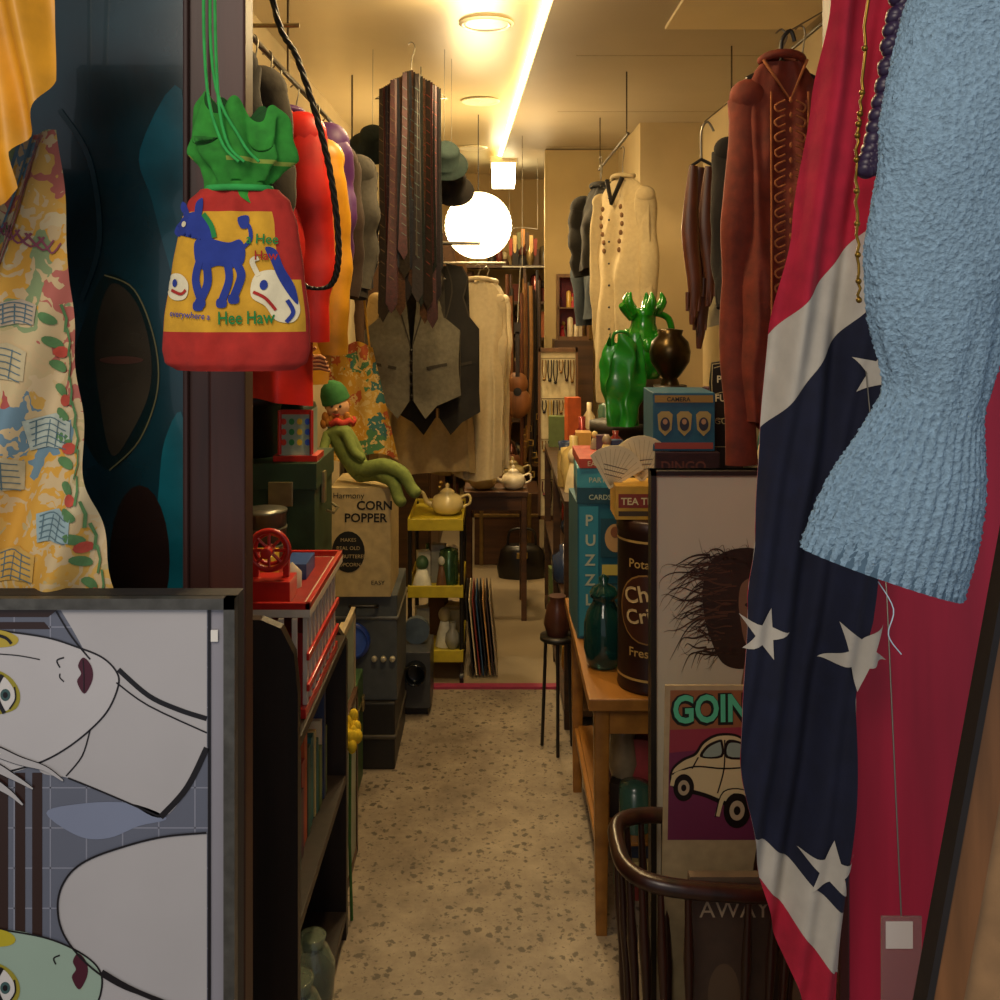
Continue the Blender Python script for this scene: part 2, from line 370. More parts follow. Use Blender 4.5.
for q in range(9): b.line([(-20+q*8,80+q*3),(-10+q*8,96+q*3),(0+q*8,86+q*3)],2,Ms,fab('8a4a5a'),.0022,n=4)
G=fab('56804f')
for i in range(12):
    y=185+i*24; x=lerpt(Rt,y)-14; 
    b.oval(x-8,y,9,5,Ms,G,.002,rot=.6,mx=8,seg=12)
    if i%2: b.oval(x-2,y+10,7,6,Ms,fab('b84a3a'),.0025,mx=8,seg=10)
    b.line([(x+4,y-14),(x+7,y),(x+5,y+14)],2.5,Ms,G,.003)
for (x,y,r,c) in ((10,230,24,'bcae88'),(50,300,22,'aab4a8'),(2,340,24,'bcae88'),(62,390,20,'8fa8ac'),(20,430,22,'c8a050'),(25,180,16,'b8a890')):
    b.shape([(x-r,y-r*.6),(x+r*.2,y-r*.9),(x+r,y-r*.5),(x+r*.9,y+r*.7),(x-r*.1,y+r*.6),(x-r*.9,y+r*.8)],Ms,fab(c),.002,mx=9)
    for q in range(5): b.line([(x-r*.8,y-r*.5+q*r*.28),(x-r*.1,y-r*.7+q*r*.28),(x+r*.8,y-r*.4+q*r*.28)],1,Ms,fab('56707a'),.003,n=4)
    for q in range(3): b.line([(x-r*.6+q*r*.5,y-r*.6),(x-r*.7+q*r*.5,y+r*.6)],1,Ms,fab('56707a'),.003)
b.tube([(-.62,1.19,1.75),(-.62,1.20,2.62)],.003,WIRE,6)
b.done()
b=B('yellow_satin_cloth'); YC=mat('d2931c',.5,0,.35,14,.25)
Mc=hfield((-.62,1.08,1.93),.0011,.018,.07,9,-.2)
Rc=[(0,122),(60,126),(130,132),(170,112),(200,84),(235,92),(262,62),(280,40)]
b.sheet(lambda u,v: Mc(-60+(lerpt(Rc,v*280)+60)*u,v*280),80,80,YC); b.tube([(-.64,1.08,1.92),(-.62,1.08,2.62)],.004,WIRE,6); b.tube([(-.68,1.08,1.93),(-.50,1.08,1.93)],.006,WIRE,6); b.done()
# framed poster
b=B('framed_fashion_poster')
s=.00115; x0=-260;x1=237;H=700
FR=mat('5c5a54',.35,.5,.3,60); 
b.bx(-.569+x0*s,-.569+x1*s,1.15,1.18,1.21-H*s,1.21,mat('2a2624'))
for (a,c,d,e) in ((x0,x1,0,11),(x0,x1,H-11,H),(x1-11,x1,0,H),(x0,x0+11,0,H)):
    b.bx(-.569+a*s,-.569+c*s,1.138,1.152,1.21-e*s,1.21-d*s,FR)
b.bx(-.569+(x0+11)*s,-.569+(x1-12)*s,1.146,1.150,1.21-(H-11)*s,1.21-11*s,flat('93919a',.25))
Mp=pm((-.569,1.1455,1.21),s)
SK=flat('b4b1b2',.25);LN=flat('161318',.3);GR=flat('646978',.3);DK=flat('33211d',.3);LP=flat('4a1a2a',.3);GL_=flat('8a8d9c',.3)
b.shape([(-240,14),(209,14),(209,680),(-240,680)],Mp,GR,.0002)
for x in range(-200,209,36): b.line([(x,14),(x,680)],1.3,Mp,GL_,.0004)
for y in range(30,680,40): b.line([(-240,y),(209,y)],1.3,Mp,GL_,.0004)
b.line([(210.5,12),(210.5,680)],3,Mp,LN,.0012)
def sm(l,n=6): return [tuple(p)[:2] for p in cr([(x,y,0) for x,y in l],n,True)]
for x in (-60,-24,0,17,34): b.shape([(x,175),(x+10,175),(x+10,400),(x,400)],Mp,DK,.0006)
b.shape([(-200,12),(60,12),(50,20),(-200,20)],Mp,DK,.0006);b.shape([(-200,25),(46,25),(52,32),(-200,32)],Mp,DK,.0006)
b.shape([(62,12),(208,12),(208,152)]+[tuple(p)[:2] for p in cr([(208,152,0),(196,180,0),(165,219,0),(130,205,0),(95,190,0),(70,180,0),(40,170,0),(60,120,0),(100,90,0),(84,50,0),(62,12,0)],6)][1:-1],Mp,SK,.0008)
b.line([(58,14),(74,40),(92,62)],1.8,Mp,LN,.0012,n=6)
b.line([(120,72),(150,98),(180,112),(208,121)],5,Mp,LN,.0012,n=6); b.line([(118,85),(150,108),(208,135)],1.6,Mp,LN,.0013,n=4)
b.line([(208,150),(188,190),(162,219)],6,Mp,LN,.0012,n=6); b.line([(162,219),(128,204),(95,190),(70,180)],1.8,Mp,LN,.0012,n=6)
b.shape(sm([(-120,20),(0,33),(48,40),(80,50),(104,60),(118,74),(120,88),(110,112),(92,132),(66,152),(38,166),(0,176),(-120,180)],6),Mp,flat('bebbbc',.25),.001)
b.line([(0,33),(48,40),(80,50),(104,60),(118,74),(120,88),(110,112),(92,132),(66,152),(38,166),(0,176)],1.8,Mp,LN,.0014,n=6)
b.line([(92,132),(84,158),(68,178)],1.5,Mp,LN,.0014,n=5)
b.shape([tuple(p)[:2] for p in cr([(85,60,0),(80,68,0),(83,76,0),(79,84,0),(86,96,0),(93,86,0),(95,76,0),(92,66,0)],4,True)],Mp,LP,.0016)
b.line([(85,62),(86,76),(86,94)],1.0,Mp,LN,.002,n=4)
b.line([(66,60),(59,63),(62,70)],1.5,Mp,LN,.0016,n=5); b.line([(66,84),(62,80),(62,76)],1.3,Mp,LN,.0016,n=5)
b.line([(-6,56),(20,58),(42,62)],1.1,Mp,LN,.0016,n=5)
def eye(cy,sg,hh=.0016):
    b.shape([tuple(p)[:2] for p in cr([(-30,cy-20*sg,0),(-8,cy-26*sg,0),(12,cy-18*sg,0),(22,cy-2*sg,0),(18,cy+14*sg,0),(-4,cy+20*sg,0),(-30,cy+18*sg,0)],5,True)],Mp,flat('9a8f2a'),hh)
    b.shape([tuple(p)[:2] for p in cr([(6,cy-18*sg,0),(16,cy-6*sg,0),(17,cy+6*sg,0),(8,cy+16*sg,0),(2,cy+4*sg,0),(0,cy-8*sg,0)],5,True)],Mp,flat('d4d0cc'),hh+.0004)
    b.oval(8,cy,5,6,Mp,flat('3a5a5a'),hh+.0007); b.oval(8,cy,2.4,3,Mp,LN,hh+.001)
    b.line([(5,cy-20*sg),(-1,cy-7*sg),(1,cy+6*sg),(7,cy+18*sg)],4,Mp,LN,hh+.0008,n=5)
    b.line([(17,cy-8*sg),(18,cy+4*sg),(12,cy+14*sg)],1.5,Mp,LN,hh+.0008,n=5)
eye(97,1); 
b.shape([tuple(p)[:2] for p in cr([(-30,30,0),(4,33,0),(20,40,0),(16,48,0),(-6,50,0),(-30,46,0)],5,True)],Mp,flat('b8a23a'),.0016); b.line([(-6,36),(8,40),(14,46)],3,Mp,LN,.0024,n=4)
for f in ([(-60,140),(-10,150),(22,162),(48,170),(66,182)],[(-60,160),(-10,166),(16,178),(36,190)],[(-60,178),(-12,182),(10,192),(26,206)]):
    b.line(f,17,Mp,LN,.0026,n=6,taper=True); b.line([(x-.5,y) for x,y in f],14,Mp,SK,.0030,n=6,taper=True)
b.shape([tuple(p)[:2] for p in cr([(48,215,0),(80,206,0),(130,205,0),(168,220,0),(140,228,0),(110,240,0),(80,238,0)],5,True)],Mp,flat('7e879f'),.0008)
b.shape([(208,234)]+[tuple(p)[:2] for p in cr([(208,234,0),(165,238,0),(125,248,0),(88,262,0),(68,280,0),(60,305,0),(66,335,0),(90,365,0),(125,388,0),(170,402,0),(208,410,0)],6)],Mp,SK,.001)
b.shape([(60,300),(208,300),(208,680),(-240,680),(-240,420),(0,430),(90,400)],Mp,SK,.0009)
b.line([(208,234),(165,238),(125,248),(88,262),(68,280),(60,305),(66,335),(90,365),(125,388),(170,402),(208,410)],2,Mp,LN,.0024,n=6)
SG=flat('9ab0a0',.25)
b.shape(sm([(-120,326),(0,330),(45,338),(76,350),(98,366),(104,384),(96,410),(70,440),(0,465),(-120,480)],6),Mp,SG,.0014)
b.line([(0,330),(45,338),(76,350),(98,366),(104,384),(96,410),(70,440)],1.8,Mp,LN,.0018,n=6)
b.shape([tuple(p)[:2] for p in cr([(80,354,0),(75,362,0),(78,370,0),(74,378,0),(81,390,0),(88,380,0),(90,370,0),(87,360,0)],4,True)],Mp,LP,.002)
b.line([(62,356),(56,359),(58,365)],1.5,Mp,LN,.002,n=5)
eye(388,1,.002); b.shape([tuple(p)[:2] for p in cr([(-30,328,0),(6,331,0),(18,340,0),(8,347,0),(-30,346,0)],5,True)],Mp,flat('b8a820'),.002)
b.line([(104,372),(140,392),(208,418)],5,Mp,LN,.0026,n=5)
b.box((-.569+216*s,1.143,1.21-38*s),(.008,.002,.013),flat('e8e4dc'))
b.done()
b=B('wooden_crate'); CW=wood('7a5a38','4a3420','X')
for z in (.02,.13,.24,.33): b.bx(-.85,-.31,1.12,1.135,z,z+.07,CW); b.bx(-.85,-.31,1.25,1.265,z,z+.07,CW)
b.bx(-.85,-.31,1.12,1.265,.39,.404,CW)
for x in (-.84,-.33): b.bx(x-.01,x+.01,1.135,1.25,0,.40,CW)
b.done()
# drawstring bag
b=B('drawstring_cloth_bag')
s=.0011; cx=-.286; y0=1.12
Wt=[(188,40),(200,52),(225,60),(270,67),(320,74),(350,75),(364,72),(371,60)]
def wr(a,bb): return .0035*nz(a*.05,bb*.035,4)+.0015*math.sin(a*.16+bb*.07)
def bagp(a,bb,h=0):
    W=lerpt(Wt,bb); c=max(-1,min(1,a/W)); D=W*.42
    th=math.acos(c); g=1+.05*math.sin(th*14+bb*.02)*max(0,(250-bb)/60) if bb<250 else 1+.015*math.sin(th*5+bb*.03)
    shift=(bb-190)*-.02
    return Vector((cx+(a+shift)*s,y0-(math.sin(th)*D*g)*s-h-wr(a,bb)*math.sin(th),1.55-(bb-300)*s))
def bagring(u,v):
    bb=188+(371-188)*v; th=2*pi*u; W=lerpt(Wt,bb); D=W*.42
    g=1+.05*math.sin(th*14+bb*.02)*max(0,(250-bb)/60) if bb<250 else 1+.015*math.sin(th*5+bb*.03)
    return Vector((cx+(W*math.cos(th)+(bb-190)*-.02)*s,y0-math.sin(th)*D*g*s-wr(W*math.cos(th),bb)*math.sin(th),1.55-(bb-300)*s))
YB=fab('cc9a26',.15);RB=fab('a8261c',.15);BL=fab('1f3488',.1);GN=fab('1f7a3a',.1);WH=fab('dcd2b0',.08)
b.sheet(bagring,120,70,lambda u,v: RB if (v>.79 or v<.13 or u>.5 or u<.04 or u>.465 or (v<.5 and (u<.13))) else YB,wrap=True)
b.sheet(lambda u,v: Vector((cx+(-3.6+60*math.cos(2*pi*u)*v)*s,y0+25*math.sin(2*pi*u)*s*v,1.55-(71)*s)),40,3,RB,wrap=True)
def bs(l,m,h=.0016,n=5): b.shape([tuple(p)[:2] for p in cr([(x-235,y,0) for x,y in l],n,True)],bagp,m,h,mx=6)
def bl(l,w,m,h=.002): b.line([(x-235,y) for x,y in l],w,bagp,m,h,n=8)
bs([(196,243),(206,236),(218,240),(232,243),(243,240),(249,250),(247,264),(236,268),(222,266),(208,270),(199,262)],BL)
bs([(206,245),(200,232),(190,228),(178,236),(170,232),(174,222),(186,214),(198,212),(206,218),(214,232),(216,244)],BL)
bs([(184,218),(176,208),(178,200),(186,208),(190,216)],BL);bs([(196,215),(196,203),(203,198),(204,208),(202,216)],BL)
for l in ([(203,262),(200,280),(206,300)],[(211,264),(212,284),(204,304)],[(240,262),(246,276),(240,296)],[(232,264),(234,280),(228,300)]): bl(l,8,BL)
for x,y in ((206,303),(204,306),(240,299),(228,303)): bs([(x-5,y-4),(x+4,y-4),(x+4,y+4),(x-5,y+4)],BL,.0024,3)
bl([(247,248),(254,240),(252,228),(246,222)],4,BL); bs([(240,218),(250,216),(250,228),(243,228)],BL,.0024,3)
bl([(205,214),(214,226),(218,238)],5,GN,.0024); b.oval(184-235,224,3,3,bagp,WH,.0028)
bs([(168,276),(182,274),(192,284),(190,298),(176,300),(166,292)],WH); bl([(172,290),(184,294),(190,290)],3,RB,.0028); b.oval(176-235,283,3,4,bagp,BL,.0028)
bs([(258,276),(274,270),(288,276),(296,290),(302,310),(296,322),(280,320),(270,306),(256,296)],WH)
bs([(274,262),(268,248),(278,250),(286,268),(296,286),(300,304),(292,296),(282,280)],BL,.0024); b.oval(268-235,285,4,5,bagp,BL,.0028); bl([(258,292),(270,298),(280,310)],3,RB,.0028)
bl([(262,276),(256,262),(262,258)],5,WH); bl([(290,300),(296,312),(290,322)],4,BL,.003)
b.text('a Hee',250-235,244,14,bagp,GN,.003,bold=.012,sx=.9); b.text('Haw',258-235,260,13,bagp,RB,.003,bold=.01,sx=.9)
b.text('everywhere a',172-235,316,9,bagp,BL,.003,bold=.008,rot=.08,sx=.9); b.text('Hee Haw',224-235,324,18,bagp,GN,.003,bold=.015,rot=-.02,sx=.8)
Gt=[(104,34),(116,43),(135,47),(155,48),(170,38),(182,31),(190,31),(200,38)]
def gr(u,v):
    bb=106+(199-106)*v; th=2*pi*u; W=lerpt(Gt,bb)
    g=1+.16*math.sin(th*8+1+v*2.5)*(1-abs(v-.4))+.10*math.sin(th*3+v*5)+.12*nz(math.cos(th)*2,math.sin(th)*2,v*5)
    tilt=.30*math.cos(th)*(1-v)*26
    return Vector((cx+(W*math.cos(th)*g)*s,y0-math.sin(th)*W*.5*g*s,1.55-(bb-300)*s-tilt*s+(.012*math.sin(th*5) if v<.35 else 0)-(.005*math.sin(th*7) if v>.8 else 0)))
GB=fab('2a8428',.3)
b.sheet(gr,130,44,lambda u,v: fab('8ca040') if (.54<v<.58 and math.sin(u*2*pi*2)>-.3) else GB,wrap=True)
b.sheet(lambda u,v: gr(u,0).lerp(Vector((cx,y0,1.74)),v*.8),60,6,fab('174a17'),wrap=True)
GC=fab('2fa04a')
for dx,ex in ((-.028,-.012),(-.016,-.006),(-.02,.01)):
    b.tube([(cx+dx*1.2,1.12,2.62),(cx+dx,1.08,2.0),(cx+dx,1.085,1.80),(cx+ex,1.085,1.725),(cx+ex+.02,1.085,1.70)],.0018,GC,6,n=6)
b.tube([(cx+.035*math.cos(t),y0-.022*math.sin(t),1.674) for t in [2*pi*k/24 for k in range(24)]],.004,GC,6,closed=True)
b.done()
# =================================================================== LEFT SIDE
b=B('dark_bookcase'); DW=wood('241812','120b08','Z')
for yy,P in ((1.75,[(-.795,0),(-.345,0),(-.345,.86),(-.352,.93),(-.375,.975),(-.41,.99),(-.795,.99)]),(2.42,[(-.795,0),(-.36,0),(-.36,.72),(-.40,.78),(-.795,.78)])):
    b.prism(P,lambda a,c,h=0,yy=yy: Vector((a,yy+h,c)),DW,0,.025)
for z in (.05,.38,.72): b.bx(-.79,-.36,1.775,2.42,z,z+.02,DW)
b.bx(-.79,-.775,1.775,2.42,.02,.98,DW); b.done(bevel=.002)
RED=mat('b8221a',.35,coat=.3,bump=0,var=.15); WP=mat('c8bfae',.4,bump=0,var=.08)
b=B('red_toy_barn_with_wheel')
b.bx(-.56,-.365,1.93,2.32,.741,.76,RED); b.bx(-.55,-.375,1.95,2.30,.76,.90,mat('8a1a14',.4))
for k in range(9): b.bx(-.375,-.366,1.95+k*.041,1.965+k*.041,.76,.94,WP)
for z in (.79,.85,.93): b.bx(-.366,-.36,1.94,2.31,z,z+.014,RED if z<.9 else WP)
b.bx(-.57,-.355,1.92,2.33,.94,.955,WP)
b.bx(-.55,-.375,1.94,2.31,.955,.957,mat('8a1a14',.4)); b.bx(-.57,-.56,1.92,2.33,.955,.968,RED);b.bx(-.365,-.355,1.92,2.33,.955,.968,RED);b.bx(-.57,-.355,1.92,1.93,.955,.968,RED);b.bx(-.57,-.355,2.32,2.33,.955,.968,RED)
for k in range(7): b.bx(-.545+k*.026,-.535+k*.026,1.912,1.921,.78,.94,WP)
b.bx(-.50,-.40,1.95,2.02,.957,1.0,RED)
b.bx(-.53,-.47,2.08,2.18,.957,1.01,mat('d8b428',.4)); b.bx(-.45,-.40,2.12,2.22,.957,.99,mat('2a4a8a',.4)); b.lathe([(.02,0),(.02,.03),(.001,.05)],(-.42,2.07,.957),WP,12)
for sx in (-.475,-.415): b.bx(sx-.006,sx+.006,1.985,1.997,1.0,1.055,RED)
wc=Vector((-.445,1.97,1.057))
b.tube([wc+Vector((.038*math.cos(t),0,.038*math.sin(t))) for t in [2*pi*k/32 for k in range(32)]],.006,RED,8,closed=True)
b.tube([wc+Vector((.03*math.cos(t),.012,.03*math.sin(t))) for t in [2*pi*k/32 for k in range(32)]],.004,RED,8,closed=True)
for k in range(8): t=2*pi*k/8; b.tube([wc,wc+Vector((.037*math.cos(t),0,.037*math.sin(t)))],.0035,RED,6)
b.lathe([(.001,-.012),(.011,-.012),(.011,.03),(.001,.03)],wc,RED,14,rot=(pi/2,0,0)); b.done(bevel=.0015)
cols=['7a2a20','3a5a4a','c8b070','2a3a5a','8a7a60','b8562a','4a2a3a','5a6a3a','d8c8a0','1f1a1a','9a3a3a','2a6a6a']
def books(b,x0,x1,y0,y1,z,hmin,hmax,along='y',n=200):
    p=y0 if along=='y' else x0; e=y1 if along=='y' else x1
    while p<e-.01:
        t=R.uniform(.012,.035); h=R.uniform(hmin,hmax); m=mat(R.choice(cols),.5)
        if along=='y': b.bx(x0+R.uniform(0,.02),x1-R.uniform(0,.02),p,min(p+t,e),z,z+h,m)
        else: b.bx(p,min(p+t,e),y0+R.uniform(0,.02),y1-R.uniform(0,.02),z,z+h,m)
        p+=t+.001
def vase(b,c,h,r,m,seg=20):
    k=R.randint(0,3)
    pr=[[(r*.6,0),(r,.25*h),(r*.9,.55*h),(r*.35,.75*h),(r*.45,h),(r*.3,h*.98)],
        [(r*.8,0),(r,.1*h),(r,.7*h),(r*.4,.82*h),(r*.4,h),(r*.001,h)],
        [(r*.5,0),(r*.3,.1*h),(r,.5*h),(r*.8,.8*h),(r*.9,h),(r*.7,.9*h)],
        [(r,0),(r,.85*h),(r*.9,.87*h),(r*.95,.93*h),(r*.2,h),(.001,h)]][k]
    b.lathe(pr,c,m,seg)
def clutter(b,x0,x1,y0,y1,z,n,hmin=.05,hmax=.16,rs=(.02,.045),pal=None):
    pal=pal or cols
    for i in range(n):
        x=R.uniform(x0,x1);y=R.uniform(y0,y1);h=R.uniform(hmin,hmax);r=R.uniform(*rs);c=R.choice(pal)
        k=R.random()
        if k<.35: b.box((x,y,z+h/2),(r*2,r*1.6,h),mat(c,.5),(0,0,R.uniform(-.4,.4)))
        elif k<.8: vase(b,(x,y,z),h,r,mat(c,.25,R.choice((0,0,.6)),coat=.3))
        else:
            b.ball((x,y,z+h*.75),(r*.6,r*.6,r*.7),mat(c,.5)); b.lathe([(r*.9,0),(r*.7,h*.3),(r*.4,h*.6),(.001,h*.6)],(x,y,z),mat(R.choice(pal),.6),14)
b=B('shelf_bric_a_brac'); books(b,-.62,-.39,1.80,2.38,.401,.12,.27); clutter(b,-.58,-.46,1.85,2.36,.071,14,.08,.2)
b.done()
GL=mat('b8c8b0',.08,0,.05,10,0,trans=.8)
for yy,sc_ in ((1.93,1),(2.1,.85)):
    b=B('glass_jar'); b.lathe([(.04*sc_,0),(.055*sc_,.02*sc_),(.058*sc_,.1*sc_),(.04*sc_,.14*sc_),(.03*sc_,.15*sc_),(.036*sc_,.17*sc_),(.03*sc_,.17*sc_)],(-.385,yy,.071),GL,24); b.done()
b=B('book_chest'); CH=wood('33241a','1c120c','Y'); 
b.bx(-.79,-.47,2.47,2.76,0,.02,CH);b.bx(-.79,-.47,2.47,2.49,.02,.85,CH);b.bx(-.79,-.47,2.74,2.76,.02,.85,CH);b.bx(-.79,-.46,2.46,2.77,.83,.85,CH);b.bx(-.79,-.47,2.49,2.74,.42,.44,CH)
books(b,-.74,-.475,2.5,2.74,.44,.24,.36);books(b,-.74,-.475,2.5,2.74,.02,.24,.36)
b.done()
b=B('leaning_picture_frames')
for i,(x,y0_,y1_,h,c) in enumerate(((-.448,2.47,2.95,.60,'b8a67c'),(-.43,2.46,2.85,.50,'6a4a30'),(-.41,2.5,2.9,.66,'a8987a'),(-.392,2.48,2.82,.46,'4a3020'))):
    for (a,c2,z0,z1) in ((y0_,y1_,0,.02),(y0_,y1_,h-.02,h),(y0_,y0_+.02,0,h),(y1_-.02,y1_,0,h)):
        b.box((x,(a+c2)/2,(z0+z1)/2),(.012,abs(c2-a),z1-z0),mat(c,.4))
    b.box((x,(y0_+y1_)/2,h/2),(.006,y1_-y0_-.02,h-.02),mat(R.choice(['8a9a8a','a88a5a','5a5a6a']),.3))
b.done()
b=B('yellow_silk_flower')
for k in range(14):
    t=k*2.4; r=.012+.001*k; b.ball((-.362+r*math.cos(t)*.8,2.50+r*math.sin(t),.45+.02+.003*k*math.sin(t)),(.012,.012,.018),fab('d8b820'))
b.tube([(-.362,2.50,.47),(-.362,2.49,.2),(-.358,2.50,.0)],.004,fab('3a6a2a'),6); b.done()
b=B('green_metal_chest'); GM=mat('2f4a34',.45,.3,.3,14)
b.bx(-.62,-.447,2.48,2.74,.851,1.135,GM); b.bx(-.625,-.442,2.475,2.745,1.08,1.145,GM)
b.bx(-.445,-.436,2.56,2.59,1.03,1.11,mat('a89a70',.3,.8)); b.bx(-.56,-.50,2.468,2.476,1.04,1.1,mat('a89a70',.3,.8))
b.tube([(-.442,2.62,1.0),(-.425,2.63,.99),(-.425,2.70,.99),(-.442,2.71,1.0)],.004,mat('8a8468',.3,.8),6); b.done(bevel=.004)
b=B('black_hat_box'); b.lathe([(.001,0),(.085,0),(.085,.13),(.09,.13),(.09,.165),(.001,.165)],(-.645,2.63,1.146),mat('17130f',.5),32); b.lathe([(.10,0),(.10,.006),(.06,.012),(.055,.07),(.03,.085),(.001,.08)],(-.66,2.63,1.312),fab('241a12'),24); b.done()
b=B('tin_gumball_toy')
b.bx(-.555,-.445,2.50,2.60,1.146,1.16,RED);b.bx(-.54,-.46,2.51,2.59,1.16,1.275,mat('9ab4a4',.3,0,.1,10,0,coat=.5));
M=pm((-.54,2.509,1.275),.001)
b.shape([(0,0),(80,0),(80,12),(0,12)],M,RED,.001)
for k in range(12): b.oval(10+(k%4)*20,30+(k//4)*26,7,8,M,flat(['c83a2a','2a5ac8','e0c030','2a8a4a'][(k*3)%4]),.0012)
for x in (-.54,-.46): b.cyl((x,2.507,1.218),.005,.11,RED)
b.lathe([(.055,0),(.05,.012),(.02,.022),(.008,.03),(.001,.032)],(-.50,2.55,1.275),mat('1f3a2a',.4),4,rot=(0,0,pi/4)); b.done()
b=B('puppet_hand')
HM=fab('b8865a',.1)
b.tube([(-.50,2.58,1.31),(-.50,2.57,1.36),(-.485,2.56,1.385)],[.016,.015,.02],HM,10,n=4)
b.ball((-.475,2.555,1.395),(.022,.012,.020),HM)
for k in range(4): b.tube([(-.465,2.55,1.403-.009*k),(-.445,2.545,1.407-.010*k),(-.43+.004*k,2.54,1.400-.010*k)],[.006,.0055,.004],HM,8)
b.tube([(-.478,2.55,1.41),(-.465,2.545,1.425),(-.455,2.54,1.43)],[.006,.006,.004],HM,8); b.done()
b=B('metal_film_can'); 
for k in range(3): b.lathe([(.001,0),(.05,0),(.05,.03),(.052,.03),(.052,.036),(.001,.036)],(-.52,2.25,.969+k*.037),mat('6a6a60',.35,.7),24)
b.done()
b=B('braided_leather_whip')
pts=cr([(-.50,1.95,2.495),(-.43,1.95,2.12),(-.385,1.95,2.02),(-.34,1.95,1.88),(-.315,1.95,1.76),(-.305,1.95,1.64),(-.32,1.95,1.58),(-.365,1.95,1.575),(-.39,1.95,1.60)],14)
for ph in (0,2.09,4.19):
    b.tube([p+Vector((.0035*math.cos(i*.75+ph),.0035*math.sin(i*.75+ph),0)) for i,p in enumerate(pts)],.0036,mat('1c1814',.5),7)
b.done()
RM=mat('4a4030',.4,.8)
b=B('clothes_rail'); b.tube([(-.6,1.5,2.2),(-.6,4.3,2.2)],.008,RM,12)
for y in (1.9,2.9,4.2): b.tube([(-.6,y,2.2),(-.6,y,2.495)],.004,RM,8)
b.tube([(-.79,2.66,2.28),(-.52,2.66,2.28)],.006,mat('a89a70',.3,.8),8)
b.done()
def hung(name,x,y,ztop,w,L,m,sl=None,sm_=None,seed=0,flare=1.05,folds=5,U=(1,0,0),depth=.05,railz=2.2,sleeveL=.55,amp=.014,extra=None,sr=.065):
    b=B(name); c=Vector((x,y,ztop)); Uv=Vector(U).normalized()
    hanger(b,c+Vector((0,0,.0)),w*.9,U,hook=max(.03,railz-ztop-.01))
    garment(b,c,w,L,m,U,depth=depth,seed=seed,flare=flare,folds=folds,amp=amp,neck=min(.07,w*.25))
    if sl is not None:
        for sg in (-1,1):
            p=c+Uv*sg*(w/2-.02)-Vector((0,0,.09)); q=p+Uv*sg*sl-Vector((0,0,sleeveL)); sleeve(b,p,q,sr,sr*.75,sm_ or m,seed+sg,.015*sg)
            b.ball(p+Vector((0,0,.01)),(sr*.98,sr*.55,sr*.9),sm_ or m,seg=14)
    nr=min(.07,w*.25)
    b.tube([c+Uv*(nr*math.cos(t))+Vector((0,0,.004+.012*abs(math.sin(t))))+Vector((-Uv.y,Uv.x,0))*(.028*math.sin(t)) for t in [2*pi*k/20 for k in range(20)]],.010,m,8,closed=True)
    if extra: extra(b,c)
    return b.done()
hung('black_wool_coat',-.64,2.1,2.12,.20,.50,fab('17130f'),.02,seed=1,sleeveL=.4)
hung('grey_jacket',-.62,2.25,2.10,.22,.55,fab('2f2a22'),.02,seed=5,sleeveL=.45)
hung('red_satin_shirt',-.60,2.48,2.04,.28,.74,mat('b81a10',.45,0,.35,12,.3),.02,seed=2,sleeveL=.5)
hung('yellow_blouse',-.60,2.64,2.0,.32,.66,mat('c48c1c',.45,0,.35,12,.3),.02,seed=3,sleeveL=.5)
hung('purple_blouse',-.61,2.80,2.07,.32,.42,mat('4f2462',.5,0,.3,12,.2),.02,seed=4,sleeveL=.33)
hung('long_black_dress',-.69,2.95,2.05,.14,1.15,fab('17120f'),None,seed=44,folds=6)
hung('brown_jacket',-.61,3.05,2.05,.30,.55,fab('33241a'),.02,seed=6,sleeveL=.4)
hung('grey_blazer',-.60,3.35,2.06,.32,.50,fab('3f3b33'),.0,seed=7,sleeveL=.38)
hung('dark_blue_jacket',-.61,3.62,2.04,.28,.46,fab('1c1c24'),.0,seed=8,sleeveL=.35)
b=B('floral_apron'); AM=patmat('apron_print',['c8962f','c8a04a','3a7070','c8962f','b85a34','cfa850','4a8058','c8962f'],20,.6,80,finecol='d6bc7c',fineamt=.2)
b.sheet(lambda u,v: Vector((-.63+u*(.17+.10*v),3.75+.012*math.sin(u*14+v*3)+.01*nz(u*4,v*4),1.38-.42*v-.015*math.sin(u*7))),50,40,AM)
b.tube([(-.62,3.75,1.37),(-.62,3.76,1.8),(-.6,3.76,2.19)],.004,fab('c8962f'),6); b.tube([(-.47,3.75,1.37),(-.52,3.76,1.8),(-.6,3.76,2.19)],.004,fab('c8962f'),6); b.done()
